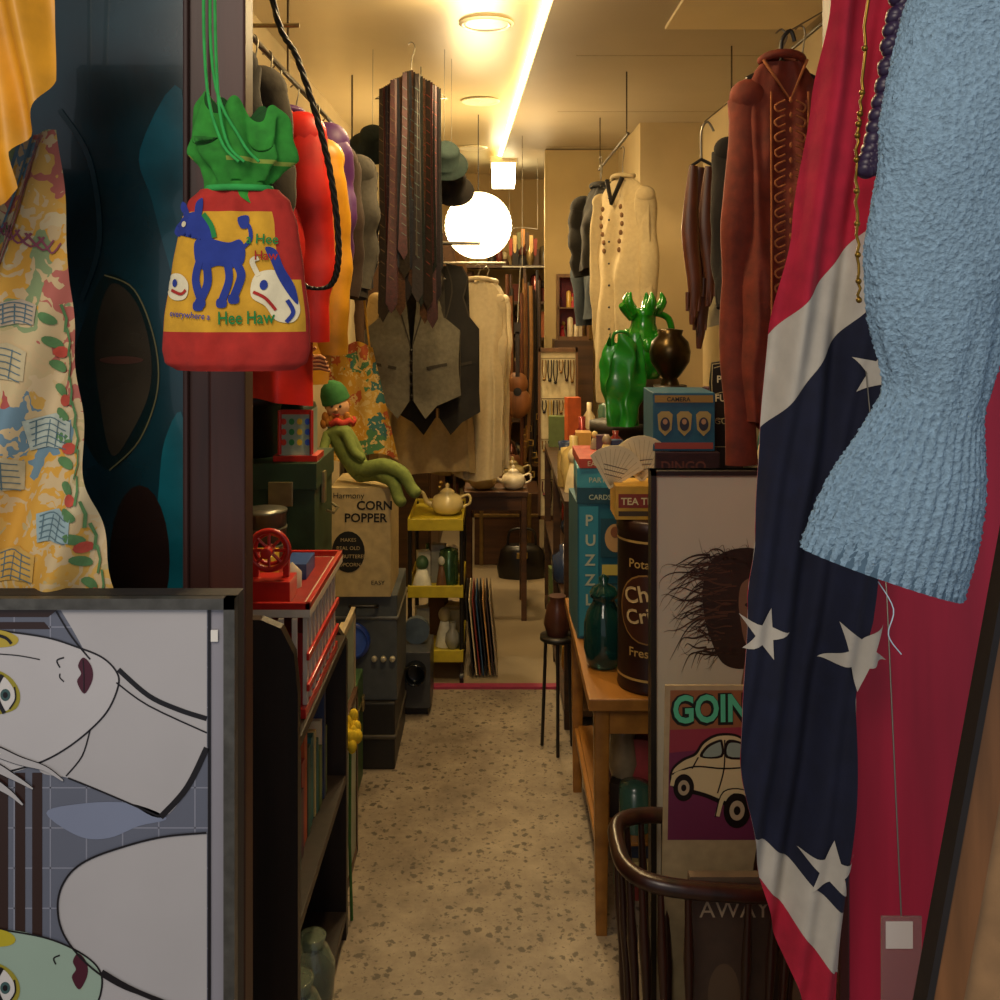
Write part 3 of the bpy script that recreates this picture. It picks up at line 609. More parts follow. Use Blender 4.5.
# neckties
b=B('necktie_bundle')
tc_=['1c120e','3c1613','171a24','4a2e18','1e161a','121212','3c1717','2a2216','171e1b','301115','54331a','1a1410']
hanger(b,(-.30,3.6,2.36),.26,m=WIRE,hook=.10)
for k in range(30):
    x=-.405+.205*((k*7)%30)/29; y=3.545+.006*(k%6)+.01*R.random(); L=R.uniform(.66,.88); m=mat(tc_[k%12],.55,0,.5,90,.2); w=.011; r0=R.uniform(-.012,.012)
    zt=2.37-.085*abs((x+.3))/.13
    P=[(-w*.7,0),(w*.7,0),(w*1.0,L*.5),(w*1.9,L-.035),(0,L),(-w*1.9,L-.035),(-w*1.0,L*.5)]
    ang=R.uniform(-.6,.6); U=Vector((math.cos(ang),math.sin(ang),0))
    def Mt(a,c,h=0,x=x,y=y,U=U,zt=zt,r0=r0): return Vector((x,y,zt))+U*a+Vector((r0*c,-h+.006*math.sin(c*9+x*40),-c))
    P2=[]; 
    for i in range(len(P)):
        a,c=P[i],P[(i+1)%len(P)]
        for q in range(6): P2.append((a[0]+(c[0]-a[0])*q/6,a[1]+(c[1]-a[1])*q/6))
    b.shape(P2,Mt,m,0,mx=.1); b.shape([(p[0],p[1]) for p in P2],Mt,m,.004,mx=.1)
    n=len(P2); vs=[Mt(p[0],p[1],0) for p in P2]+[Mt(p[0],p[1],.004) for p in P2]; b.add(vs,[(i,(i+1)%n,n+(i+1)%n,n+i) for i in range(n)],m)
    if k%3==0:
        for q in range(16): z=.05+q*L*.052; b.line([(-w*.75,z),(w*.75,z+.012)],.003,Mt,mat(['5a4630','6a2a20','4a5a58'][k%9//3],.6),.0048)
b.done()
def vest(name,x,y,zt,m,back,w=.40,L=.58,rz=.13):
    b=B(name); s=1
    M0=lambda a,c,h=0: Vector((x+a,y-h-.03*math.cos(a/w*pi)-.004*math.sin(c*20)-.006*nz(a*20,c*14,x*9),zt-c))
    hw=w/2
    half=[(.035,0),(.10,.015),(.125,.06),(.105,.14),(.13,.22),(hw,.27),(hw-.005,.42),(hw+.005,L-.07),(.10,L-.03),(.055,L+.02),(.008,L-.05),(.004,.33)]
    TR=fab('2f2a22')
    for sg in (-1,1):
        b.shape([(sg*p[0],p[1]) for p in half],M0,m,.0,mx=.03)
        b.line([(sg*.035,0),(sg*.06,.12),(sg*.004,.33)],.006,M0,TR,.002,n=4)
        b.line([(sg*.004,.33),(sg*.006,L-.05)],.003,M0,TR,.002)
        b.line([(sg*.06,.42),(sg*.14,.405)],.012,M0,TR,.002)
        b.line([(sg*p[0],p[1]) for p in half[1:5]],.006,M0,TR,.002)
    for k in range(5): q=M0(.0,.35+.045*k,.006); b.lathe([(.007,0),(.007,.003),(.001,.004)],q,mat('1a1612',.3),12,rot=(pi/2,0,0))
    Mb=lambda a,c,h=0: Vector((x+a,y+.05+h,zt-c))
    b.shape([(-.1,.01),(.1,.01),(.125,.06),(.13,.22),(hw,.27),(hw,L-.08),(-hw,L-.08),(-hw,.27),(-.13,.22),(-.125,.06)],Mb,back,0,mx=.06)
    for sg in (-1,1): b.add([M0(sg*hw,.27),M0(sg*hw,L-.07),Mb(sg*hw,L-.08),Mb(sg*hw,.27)],[(0,1,2,3)],m)
    hanger(b,(x,y+.02,zt+.02),w*.7,hook=rz); return b.done()
vest('grey_waistcoat',-.33,3.98,1.70,fab('5c5749'),fab('2a2620'),w=.38,L=.60,rz=.05)
vest('black_waistcoat',-.235,4.1,1.70,fab('14110f'),fab('14110f'),w=.34,L=.68,rz=.05)
b=B('garment_rack'); 
b.tube([(-.62,4.05,1.78),(-.06,4.05,1.78)],.008,WIRE,10); b.tube([(-.62,4.05,0),(-.62,4.05,1.78)],.01,WIRE,10)
b.tube([(-.30,4.05,1.78),(-.30,4.05,2.495)],.003,WIRE,8);b.done()
hung('cream_cotton_dress',-.075,4.42,1.63,.22,.86,fab('b8a886',.08),.0,seed=11,railz=1.7,folds=9,flare=1.0,sleeveL=.35,sr=.03)
hung('white_lace_gown',-.04,4.72,1.63,.20,.88,fab('d4c8aa',.08),.0,seed=12,railz=1.7,folds=10,flare=1.0,sleeveL=.4,sr=.03)
hung('tan_linen_skirt',-.30,4.35,1.42,.38,.62,fab('a8946a',.1),None,seed=13,railz=1.7,folds=11,flare=1.1)
hung('beige_trench_coat',-.40,4.72,1.63,.36,.90,fab('8a7650',.1),.0,seed=14,railz=1.7,folds=7,sr=.04)
b=B('garment_rack'); b.tube([(-.79,4.60,1.72),(.05,4.60,1.72)],.006,WIRE,10); b.tube([(-.25,4.60,1.72),(-.25,4.60,2.495)],.003,WIRE,8);b.done()
b=B('dark_felt_hats')
for (x,y,z,c) in ((-.46,3.75,2.12,'1a2420'),(-.19,3.75,2.06,'1a2c28'),(-.17,3.9,1.98,'1a1410')):
    b.lathe([(.09,0),(.09,.004),(.055,.01),(.05,.07),(.036,.085),(.001,.08)],(x,y,z),fab(c),24,rot=(.9,0,.2)); b.tube([(x,y,z),(x,y+.02,2.495)],.0012,WIRE,5)
b.done()
# doll & boxes
b=B('popcorn_popper_box'); CB=mat('b8a474',.7); b.bx(-.545,-.345,3.30,3.58,.571,.93,CB)
M=pm((-.545,3.299,.93),.0034); BK=flat('1a1a14')
b.text('Harmony',3,10,8,M,BK,.001); b.text("CORN",26,21,12,M,BK,.001,bold=.02); b.text("POPPER",14,33,12,M,BK,.001,bold=.02)
b.oval(18,62,16,20,M,BK,.001); 
for i,t in enumerate(('MAKES','REAL OLD','HOT BUTTERED','POPCORN')): b.text(t,18,52+i*8,5,M,CB,.002,align='CENTER')
b.text('EASY',40,94,6,M,BK,.001)
b.done(bevel=.002)
b=B('grey_record_player_case'); GC_=mat('4a5054',.45); b.bx(-.545,-.325,3.32,3.66,.221,.57,GC_); b.bx(-.55,-.32,3.315,3.665,.49,.50,mat('8a8a84',.3,.7))
b.lathe([(.062,0),(.062,.012),(.05,.018),(.05,.012),(.012,.014),(.012,.022),(.001,.022)],(-.475,3.318,.42),[mat('1f3a8a',.35)]*3+[mat('3a5ab8',.35),mat('c8c4b8',.3)],28,rot=(pi/2,0,0))
for x in (-.40,-.37,-.34): b.lathe([(.01,0),(.009,.012),(.001,.012)],(x,3.318,.36),mat('c8c0a8',.3,.5),14,rot=(pi/2,0,0))
b.tube([(-.48,3.315,.535),(-.47,3.295,.54),(-.40,3.295,.54),(-.39,3.315,.535)],.006,BLK,8,n=4); b.done(bevel=.006)
b=B('black_case_stack'); b.bx(-.56,-.33,3.30,3.68,0,.22,mat('1c1a18',.5)); b.bx(-.565,-.325,3.295,3.685,.10,.115,mat('5a5448',.4,.5)); b.done(bevel=.005)
b=B('green_suitcase'); GS=mat('3a5a32',.5); b.bx(-.555,-.43,3.02,3.26,0,.35,GS); b.bx(-.56,-.425,3.015,3.265,.25,.262,mat('7a7048',.4,.6)); b.tube([(-.49,3.08,.35),(-.49,3.1,.385),(-.49,3.2,.385),(-.49,3.22,.35)],.007,mat('2a3a20'),8,n=4)
for y in (3.07,3.2): b.bx(-.428,-.42,y,y+.03,.23,.28,mat('a89a70',.3,.8))
b.done(bevel=.008)
b=B('projector'); b.bx(-.35,-.24,3.72,3.92,.03,.24,mat('3a3c3e',.4)); b.lathe([(.04,0),(.04,.05),(.033,.05),(.03,.02),(.001,.02)],(-.295,3.72,.17),mat('14181c',.2,.4),20,rot=(pi/2,0,0)); b.lathe([(.05,-.015),(.05,.015)],(-.3,3.82,.29),mat('5a6a7a',.3,.5),24,rot=(pi/2,0,0)); b.bx(-.34,-.25,3.74,3.9,0,.03,BLK); b.done(bevel=.006)
doll=bpy.data.objects.new('cloth_pixie_doll',None); doll.location=(-.49,3.42,.93); sc.collection.objects.link(doll)
bpy.context.view_layer.update()
def skinobj(name,verts,edges,rad,m,parent):
    me=bpy.data.meshes.new(name); me.from_pydata(verts,edges,[]); me.materials.append(m)
    o=bpy.data.objects.new(name,me); sc.collection.objects.link(o)
    md=o.modifiers.new('skin','SKIN'); md.use_smooth_shade=True
    for v,r in zip(me.skin_vertices[0].data,rad): v.radius=(r,r)
    me.skin_vertices[0].data[0].use_root=True
    o.modifiers.new('sub','SUBSURF').levels=2; o.modifiers['sub'].render_levels=2
    o.parent=parent; o.matrix_parent_inverse=parent.matrix_world.inverted(); return o
LG=fab('6e7e3c',.2)
V=[(-.48,3.40,.975),(-.495,3.41,1.03),(-.52,3.42,1.10),(-.53,3.42,1.14),
   (-.44,3.34,.985),(-.36,3.30,1.005),(-.30,3.27,.985),(-.27,3.26,.93),(-.245,3.24,.915),
   (-.45,3.37,.965),(-.39,3.33,.975),(-.33,3.28,.955),(-.315,3.26,.90),(-.295,3.24,.885),
   (-.50,3.37,1.10),(-.47,3.34,1.04),(-.43,3.32,1.02),
   (-.57,3.40,1.09),(-.58,3.36,1.03),(-.56,3.33,.99)]
E=[(0,1),(1,2),(2,3),(0,4),(4,5),(5,6),(6,7),(7,8),(0,9),(9,10),(10,11),(11,12),(12,13),(2,14),(14,15),(15,16),(2,17),(17,18),(18,19)]
rd=[.045,.042,.036,.018,.032,.028,.024,.021,.024,.032,.028,.024,.02,.022,.02,.016,.013,.02,.016,.013]
skinobj('body',V,E,rd,LG,doll)
b=B('head'); SKN=fab('c89a70',.05)
b.ball((-.538,3.42,1.185),(.04,.038,.046),SKN); HR=fab('a86a20',.3)
b.ball((-.543,3.432,1.20),(.046,.042,.045),HR)
b.lathe([(.05,0),(.047,.03),(.036,.055),(.018,.07),(.001,.076)],(-.545,3.43,1.205),fab('2f6a34'),20,rot=(.2,-.3,0))
for dx in (-.014,.014): b.ball((-.538+dx,3.385,1.19),.005,BLK,seg=10)
b.ball((-.538,3.381,1.178),(.006,.008,.006),SKN,seg=10); b.tube([(-.55,3.386,1.165),(-.538,3.383,1.16),(-.526,3.386,1.165)],.002,RED,6,n=3)
for k in range(10): b.ball((-.538+.045*math.cos(k*.33),3.40,1.14+.006*(k%3)-.01*(k%2)),(.012,.01,.018),HR,seg=10)
b.tube([(-.525+.04*math.cos(t),3.42+.035*math.sin(t),1.135+.006*math.sin(t*6)) for t in [2*pi*k/24 for k in range(24)]],.012,fab('b83a2a'),8,closed=True)
b.done(parent=doll)
b=B('yellow_utility_cart'); YM=mat('b8a628',.4,.1,.15); 
for x in (-.345,-.135):
    for y in (4.05,4.42): b.tube([(x,y,.04),(x,y,.66)],.009,BLK,8); b.lathe([(.022,-.008),(.022,.008)],(x,y,.0225),BLK,14,rot=(0,pi/2,0))
for z in (.65,.38,.12): 
    b.bx(-.35,-.13,4.03,4.44,z-.012,z,YM)
    for (a,c,d,e) in ((-.352,-.128,4.028,4.036),(-.352,-.128,4.434,4.442),(-.352,-.344,4.03,4.44),(-.136,-.128,4.03,4.44)): b.bx(a,c,d,e,z-.03,z+.018,YM)
b.done(bevel=.002)
b=B('cart_glassware'); clutter(b,-.31,-.17,4.08,4.38,.381,9,.06,.16,pal=['c8c8b8','5a3a20','8a8a80','3a5a3a']); clutter(b,-.31,-.17,4.08,4.38,.121,9,.08,.2,pal=['c8c8b8','5a3a20','8a8a80','b8a878']); b.done()
b=B('leaning_vinyl_records')
for k in range(8):
    x=-.105+.014*k; b.box((x,4.25,.17),(.005,.32,.31),mat(['1a1614','c8b890','7a2a20','2a4a6a','14110f','b88a50','3a2a2a','9a8a70'][k],.5),(0,-.10,0))
b.done()
b=B('wooden_side_table'); TW=wood('5a3a20','3a2414','X'); b.bx(-.15,.16,4.82,5.2,.60,.625,TW)
for x in (-.13,.14):
    for y in (4.84,5.18): b.bx(x-.013,x+.013,y-.013,y+.013,0,.60,TW)
b.bx(-.13,.14,4.84,5.18,.53,.60,TW); b.done(bevel=.002)
def teapot(x,y,z,s,c,name='ceramic_teapot'):
    b=B(name); m=mat(c,.25,coat=.5,var=.08)
    b.lathe([(.035*s,0),(.06*s,.015*s),(.072*s,.045*s),(.06*s,.08*s),(.03*s,.095*s),(.034*s,.1*s),(.02*s,.112*s),(.006*s,.118*s),(.011*s,.13*s),(.001,.138*s)],(x,y,z),m,28)
    b.tube([(x-.06*s,y,z+.04*s),(x-.09*s,y,z+.055*s),(x-.105*s,y,z+.09*s),(x-.118*s,y,z+.1*s)],[.016*s,.012*s,.008*s,.008*s],m,10,n=4)
    b.tube([(x+.06*s,y,z+.075*s),(x+.095*s,y,z+.085*s),(x+.1*s,y,z+.05*s),(x+.065*s,y,z+.03*s)],.006*s,m,8,n=5); b.done()
teapot(-.20,4.2,.651,.95,'c8b880'); teapot(-.06,4.90,.626,1.0,'b8a068'); teapot(.09,4.90,.626,.85,'e0d4b8'); teapot(-.05,5.12,.626,1.0,'d8c8a0'); teapot(.09,5.12,.626,.9,'8a7a50')
b=B('black_handbag')
b.lathe([(.13,0),(.14,.05),(.12,.15),(.09,.18),(.001,.18)],(.15,5.6,0),mat('17130f',.35),24,sy=.5); b.tube([(.07,5.6,.17),(.09,5.6,.26),(.21,5.6,.26),(.23,5.6,.17)],.008,mat('17130f',.35),8,n=5)
b.bx(.12,.18,5.525,5.54,.12,.15,mat('b89a50',.3,.9)); b.done()
b=B('brown_leather_bag')
b.lathe([(.12,0),(.13,.05),(.11,.16),(.09,.2),(.001,.2)],(.05,6.0,.42),mat('6a3c20',.4),24,sy=.5); b.tube([(-.03,6.0,.61),(0,6.0,.70),(.10,6.0,.70),(.13,6.0,.61)],.008,mat('4a2a18',.4),8,n=5); b.done()
b=B('wooden_trunk'); b.bx(-.12,.26,5.85,6.25,0,.42,wood('5a3a20','3a2414','X')); b.bx(-.125,.265,5.84,6.26,.28,.30,mat('8a7040',.4,.7)); 
for x in (-.08,.2): b.bx(x-.012,x+.012,5.838,5.85,0,.42,mat('8a7040',.4,.7))
b.done(bevel=.004)
# =================================================================== BACK
b=B('back_display_shelves'); SW=wood('4a3018','2c1c0c','X')
for z in (.02,.36,.68,.98,1.26,1.52,1.78): b.bx(-.78,.72,7.12,7.46,z,z+.02,SW)
for x in (-.78,-.3,.2,.70): b.bx(x,x+.02,7.12,7.46,0,1.80,SW)
b.done()
b=B('back_shelf_bric_a_brac')
for z in (.041,.381,.701,1.001,1.281,1.541,1.801): clutter(b,-.74,.66,7.18,7.40,z,34,.08,.22,(.02,.05),pal=['5a2a20','a89060','6a5a40','8a4a2a','3a2a24','b8a880','1f1a1a','6a3028','8a6a34','4a3020','5a4a30'])
b.done()
b=B('back_left_cabinet'); b.bx(-.79,-.35,5.3,6.9,0,.75,SW); b.bx(-.35,-.342,5.34,6.08,.06,.70,wood('6a4628','402814','Z')); b.bx(-.35,-.342,6.12,6.86,.06,.70,wood('6a4628','402814','Z')); 
for y in (6.02,6.18): b.ball((-.335,y,.42),.014,mat('b89a50',.3,.9),seg=12)
b.done(bevel=.003)
b=B('cabinet_top_ornaments'); clutter(b,-.74,-.40,5.35,6.85,.751,40,.1,.26,(.03,.06),pal=['7a2a20','c8b070','8a7a60','d8c8a0','1f1a1a','5a3a20']); b.done()
hung('brown_fur_coat',-.50,5.6,1.95,.46,.88,fab('3a2412'),.02,seed=21,railz=2.5,depth=.08)
hung('striped_robe',-.46,6.1,1.95,.46,.88,fab('6a4a2a'),.02,seed=22,railz=2.5,depth=.08)
b=B('leather_belt_cluster')
for k in range(20):
    x=.06+R.uniform(0,.19); y=5.45+R.uniform(0,.08); z=R.uniform(1.55,1.72); L=R.uniform(.6,1.05); m=mat(R.choice(['3a2214','5a3018','2a1a10','6a4020','1a1410','7a5428']),.4)
    b.tube([(x,y,z),(x+.004,y,z-L*.5),(x+R.uniform(-.02,.02),y,z-L)],.011,m,6,n=4,flat=.25)
    b.tube([(x-.014,y-.004,z-L),(x+.014,y-.004,z-L),(x+.014,y-.004,z-L-.03),(x-.014,y-.004,z-L-.03)],.003,mat('b89a50',.3,.9),6,closed=True)
b.tube([(.04,5.49,1.73),(.27,5.49,1.73)],.006,WIRE,8); b.tube([(.15,5.49,1.73),(.15,5.49,2.452)],.002,WIRE,6); b.done()
b=B('necklace_display_board'); b.bx(.235,.42,5.20,5.23,.42,1.29,mat('c4b690',.7)); WD=wood('6a4a2a','48301a','Z')
for (a,c,d,e) in ((.225,.43,.41,.43),(.225,.43,1.28,1.30),(.225,.237,.41,1.30),(.418,.43,.41,1.30)): b.bx(a,c,5.19,5.235,d,e,WD)
b.bx(.30,.34,5.21,5.24,0,.42,WD)
for r in range(4):
    for k in range(6):
        x=.255+k*.029; z=1.24-r*.21; d=R.uniform(.05,.15); m=mat(R.choice(['2a1a14','b89a40','5a1a1a','1a1a1a','7a5a2a']),.3,.4)
        b.tube([(x-.008,5.185,z),(x-.010,5.182,z-d*.6),(x,5.18,z-d),(x+.010,5.182,z-d*.6),(x+.008,5.185,z)],.0034,m,6,n=4); b.ball((x,5.18,z-d),.009,m,seg=8)
    b.bx(.24,.415,5.185,5.192,1.25-r*.21-.004,1.25-r*.21,mat('5a4a30'))
b.done()
b=B('wall_partition'); b.bx(.30,.74,6.0,6.1,0,2.45,plaster('partition','b8a272')); b.done()
b=B('red_glass_showcase'); b.bx(.34,.56,5.7,5.95,0,1.32,SW)
b.bx(.36,.54,5.74,5.92,1.32,1.34,WD); b.bx(.36,.54,5.74,5.92,1.68,1.70,WD); b.bx(.38,.52,5.9,5.92,1.34,1.68,mat('8a1818',.4,0,.4,20))
for x in (.36,.53): b.bx(x,x+.01,5.74,5.92,1.34,1.68,WD)
b.bx(.36,.54,5.74,5.92,1.5,1.508,WD); clutter(b,.39,.51,5.78,5.86,1.34,6,.06,.12,(.012,.022),pal=['a8242a','b89040','b8a888']); clutter(b,.39,.51,5.78,5.86,1.508,6,.06,.12,(.012,.022),pal=['a8242a','b89040','b8a888']); b.done()
b=B('fabric_pennants')
for k in range(7):
    x=.10+k*.026; z=2.0-.02*abs(k-3); c=['8a3a2a','a89060','5a5a3a','9a6a3a','3a2a1a','a88a56','6a2a20'][k]
    M=pm((x,6.35,z),1); w=.012;h=.10; b.prism([(-w,0),(w,0),(w*.8,h),(0,h*1.15),(-w*.8,h)],M,fab(c),0,.004)
b.tube([(.09,6.352,2.0),(.17,6.352,2.01),(.27,6.352,2.0)],.002,WIRE,5,n=4)
b.tube([(.09,6.352,2.0),(.09,6.352,2.452)],.001,WIRE,4); b.tube([(.27,6.352,2.0),(.27,6.352,2.452)],.001,WIRE,4)
b.done()
b=B('ukulele')
b.ball((.12,5.36,1.0),(.075,.025,.085),wood('7a4a22','5a3414','Z')); b.ball((.12,5.36,1.10),(.058,.025,.065),wood('7a4a22','5a3414','Z')); b.box((.12,5.345,1.26),(.022,.012,.24),DW); b.box((.12,5.345,1.40),(.035,.012,.06),DW)
b.lathe([(.022,0),(.001,.001)],(.12,5.334,1.06),BLK,16,rot=(pi/2,0,0)); b.tube([(.12,5.35,1.42),(.13,5.42,1.6),(.14,5.48,1.73)],.002,WIRE,5); b.done()
# =================================================================== RIGHT MID
b=B('low_wooden_bench'); OW=wood('a06c2c','7c501c','Y',4,.35)
b.bx(.225,.62,2.40,3.22,.562,.592,OW)
for (x,y) in ((.26,2.45),(.26,3.16),(.58,2.45),(.58,3.16)): b.lathe([(.019,0),(.024,.30),(.026,.52),(.026,.562)],(x,y,0),OW,4,rot=(0,0,pi/4))
b.bx(.25,.27,2.45,3.16,.49,.562,OW); b.bx(.25,.59,2.44,2.46,.49,.562,OW); b.bx(.25,.27,2.45,3.16,.18,.205,OW); b.bx(.26,.58,2.46,3.14,.205,.215,OW); b.done(bevel=.003)
b=B('under_bench_bric_a_brac'); clutter(b,.32,.54,2.52,3.1,.216,24,.08,.26,(.03,.05)); b.done()
b=B('book_stack'); 
z=0
for k in range(5): h=.035; b.box((.42,2.7+.02*R.random(),z+h/2),(.2,.26,h),mat(cols[k],.5),(0,0,R.uniform(-.2,.2))); z+=h+.0005
b.done()
b=B('teal_game_boxes')
TBm=mat('1c5a6c',.45,0,.25,10)
b.box((.31,2.95,.593+.19),(.16,.24,.38),TBm,(0,0,.03))
M=pm((.232,2.826,.973),.001)
b.shape([(6,6),(60,6),(60,372),(6,372)],M,flat('2a7c90'),.002); b.shape([(66,40),(150,40),(150,150),(66,150)],M,flat('12404e'),.002)
b.oval(108,95,30,40,M,flat('b08a58'),.003); b.oval(108,78,14,16,M,flat('7a4a2a'),.004); b.shape([(70,170),(148,170),(148,200),(70,200)],M,flat('b8a850'),.003)
for i,ch in enumerate('PUZZLE'): b.text(ch,22,60+i*56,44,M,flat('a8b09a'),.0035,bold=.02)
for i in range(5): b.line([(70,225+i*26),(148,225+i*26)],6,M,flat('4a98a8' if i%2 else '0f3844'),.003)
z=.974
for h,c,tt in ((.045,'12404e','CARDS'),(.055,'3a8c9c','PARTY')):
    b.box((.312,2.95,z+h/2),(.15,.25,h),mat(c,.4),(0,0,-.04)); M=pm((.25,2.822,z+h),.001); b.text(tt,14,h*1000*.7,20,M,flat('a8b09a'),.004,bold=.01); z+=h+.0005
b.done(bevel=.002)
b=B('red_game_box'); b.box((.318,2.95,z+.014),(.16,.26,.026),mat('a0362a',.5)); b.text('EASY',0,0,.02,lambda a,c,h=0:Vector((.26+a,2.818-h,z+.007+-c)),flat('c8bc9c'),.001); b.done()
b=B('small_shelf_ornaments'); clutter(b,.26,.37,2.86,3.05,z+.028,7,.03,.06,(.014,.024)); b.done()
b=B('smoked_glass_jar'); SG_=mat('1c4a44',.08,0,.1,10,0,trans=.55)
b.lathe([(.036,0),(.046,.01),(.053,.05),(.052,.11),(.045,.14),(.03,.165),(.028,.175),(.036,.18),(.036,.19)],(.285,2.62,.593),SG_,28); b.lathe([(.038,.19),(.03,.205),(.01,.215),(.014,.23),(.001,.24)],(.285,2.62,.593),SG_,28); b.done()
b=B('potato_chip_tin'); CT=mat('2e160b',.4,.2); GO=flat('b08c4c',.4)
tx,ty=.395,2.50
b.lathe([(.001,0),(.088,0),(.09,.006),(.088,.012),(.088,.385),(.091,.39),(.091,.415),(.08,.42),(.001,.42)],(tx,ty,.593),CT,40)
def Mt(a,c,h=0): t=a/.088; return Vector((tx+(.088+h)*math.sin(t),ty-(.088+h)*math.cos(t),1.0-c))
for z in (.035,.37): b.sheet(lambda u,v: Mt((u-.5)*.54,z+v*.006,.0012),48,1,GO)
b.oval(-.03,.20,.075,.085,Mt,flat('8a6432',.4),.0012,mx=.012); b.oval(-.03,.20,.071,.081,Mt,flat('3f1f10',.4),.0018,mx=.012)
b.text('Chips',-.085,.19,.055,Mt,flat('c8ac78'),.003,bold=.015,rot=-.2); b.text('Crisp',-.08,.24,.05,Mt,flat('c8ac78'),.003,bold=.015,rot=-.2)
b.text('Potato',-.075,.10,.03,Mt,GO,.003,bold=.01); b.text('Fresh',-.075,.315,.03,Mt,GO,.003,bold=.01)
b.done()
b=B('yellow_tea_tin'); b.bx(.295,.42,2.44,2.56,1.014,1.095,mat('b88c30',.4)); M=pm((.295,2.439,1.095),.001); b.shape([(6,18),(118,18),(118,52),(6,52)],M,flat('7a2a1a'),.001); b.text('TEA TIN',12,44,24,M,flat('c8b888'),.002,bold=.02); b.shape([(6,60),(118,60),(118,72),(6,72)],M,flat('3a2a14'),.001); b.done(bevel=.003)
b=B('paper_fans')
for (x,y,z,r,ro) in ((.30,2.49,1.135,.088,.25),(.365,2.51,1.148,.095,-.1)):
    P=[(0,.06)]+[(r*math.sin(t),.06-r*1.3*math.cos(t)) for t in [-.9+k*.15 for k in range(13)]]
    M=lambda a,c,h=0,x=x,y=y,z=z,ro=ro: Vector((x+a*math.cos(ro)-c*math.sin(ro),y-h+.2*c,z-(c*math.cos(ro)+a*math.sin(ro))))
    b.prism(P,M,mat('e0d2a8',.7,var=.06),0,.002)
    for k in range(-5,6): b.line([(0,.05),(r*.9*math.sin(k*.16),.06-r*1.2*math.cos(k*.16))],.0010,M,flat('b8a478'),.003)
    for k in range(3): b.line([(-.03+.004*k,.0+k*.012),(.03-.004*k,.0+k*.012)],.002,M,flat('6a5a50'),.0035)
b.done()
b=B('right_wall_shelf_unit'); b.bx(.44,1.05,2.42,3.5,1.075,1.105,DW); 
for (x,y) in ((.46,3.3),(1.03,2.45),(1.03,3.47),(.66,2.45)): b.bx(x-.015,x+.015,y-.015,y+.015,0,1.075,DW)
b.bx(.68,1.04,2.43,3.49,.7,.72,DW); b.bx(.68,1.04,2.43,3.49,.3,.32,DW); b.done()
b=B('shelf_unit_bric_a_brac'); clutter(b,.72,1.0,2.5,3.4,.721,20,.1,.3); clutter(b,.72,1.0,2.5,3.4,.321,20,.1,.3); clutter(b,.62,.98,2.78,3.3,1.106,22,.08,.2); b.done()
b=B('blue_camera_box'); b.bx(.395,.55,2.50,2.66,1.172,1.318,mat('1b4f68',.45)); M=pm((.395,2.499,1.318),.001)
b.shape([(4,6),(150,6),(150,24),(4,24)],M,flat('8a6c34'),.001); b.text('CAMERA',34,21,15,M,flat('1a1a1a'),.002,bold=.02)
for x in (30,78,126): b.shape([(x-19,54),(x-10,46),(x+10,46),(x+19,54),(x+16,92),(x,108),(x-16,92)],M,flat('96824e'),.001); b.oval(x,78,12,17,M,flat('1f2434'),.0016); b.oval(x,72,6,7,M,flat('96745a'),.002)
b.shape([(4,124),(150,124),(150,140),(4,140)],M,flat('8a3a34'),.001); b.done(bevel=.002)
b=B('dark_board_game'); b.bx(.40,.56,2.49,2.75,1.106,1.171,mat('2f1a1e',.4)); M=pm((.40,2.489,1.171),.001); b.text('DINGO',12,46,34,M,flat('5a3028'),.001,bold=.02); b.done(bevel=.002)
b=B('black_perfume_sign'); M=pm((.565,2.66,1.39),.001)
b.prism([(10,6),(50,0),(88,6),(92,60),(86,190),(92,232),(4,232),(10,180),(4,60)],M,mat('17140f',.4),0,.014)
b.line([(10,10),(50,4),(86,10),(89,60),(83,190),(88,228),(8,228),(14,180),(8,60),(10,10)],2.5,M,flat('a89a70'),.0152)
for a in range(3): b.line([(14,20+a*70),(48,12+a*70),(84,20+a*70)],2,M,flat('a89a70'),.015,n=4)
b.text('PERF',48,58,26,M,flat('c8bc98'),.016,align='CENTER',bold=.02); b.text('FUME',48,108,26,M,flat('c8bc98'),.016,align='CENTER',bold=.02); b.text('GOLD',48,168,24,M,flat('a89a70'),.016,align='CENTER')
b.bx(.585,.655,2.64,2.70,1.106,1.16,DW); b.done()
b=B('hat_box_stack'); b.lathe([(.001,0),(.10,0),(.10,.07),(.106,.07),(.106,.1),(.001,.1)],(.41,3.22,1.06),mat('2a241c',.6),32); b.lathe([(.09,-.4675),(.09,0)],(.41,3.22,1.0601),mat('3a2a1c',.6),28); b.done()
b=B('green_glass_jug'); GG=mat('1f7f18',.15,0,.5,14,.4,coat=.6,trans=.1)
b.lathe([(.05,0),(.062,.02),(.070,.06),(.064,.11),(.048,.15),(.040,.175),(.040,.20),(.052,.225),(.046,.225)],(.475,3.2,1.30),GG,28)
b.tube([(.51,3.2,1.51),(.555,3.2,1.49),(.565,3.2,1.43),(.54,3.2,1.37)],.011,GG,10,n=6)
b.tube([(.44,3.19,1.50),(.415,3.18,1.52),(.400,3.17,1.535)],[.022,.016,.010],GG,10,n=3)
for k in range(16): t=k*.8; b.ball((.475+.058*math.cos(t),3.2+.058*math.sin(t),1.35+.028*(k%4)),(.018,.018,.024),GG,seg=12)
for k in range(5): t=k*1.256; b.tube([(.475+.04*math.cos(t),3.2+.04*math.sin(t),1.51),(.475+.062*math.cos(t),3.2+.062*math.sin(t),1.545),(.475+.055*math.cos(t),3.2+.055*math.sin(t),1.575)],[.018,.014,.003],GG,8,n=4)
b.lathe([(.001,0),(.06,0),(.055,.10),(.06,.139),(.001,.139)],(.475,3.2,1.161),mat('4a3a24',.5),24); b.done()
b=B('green_vinyl_bag')
VG=mat('1f7c22',.3,0,.35,10,.3,coat=.4)
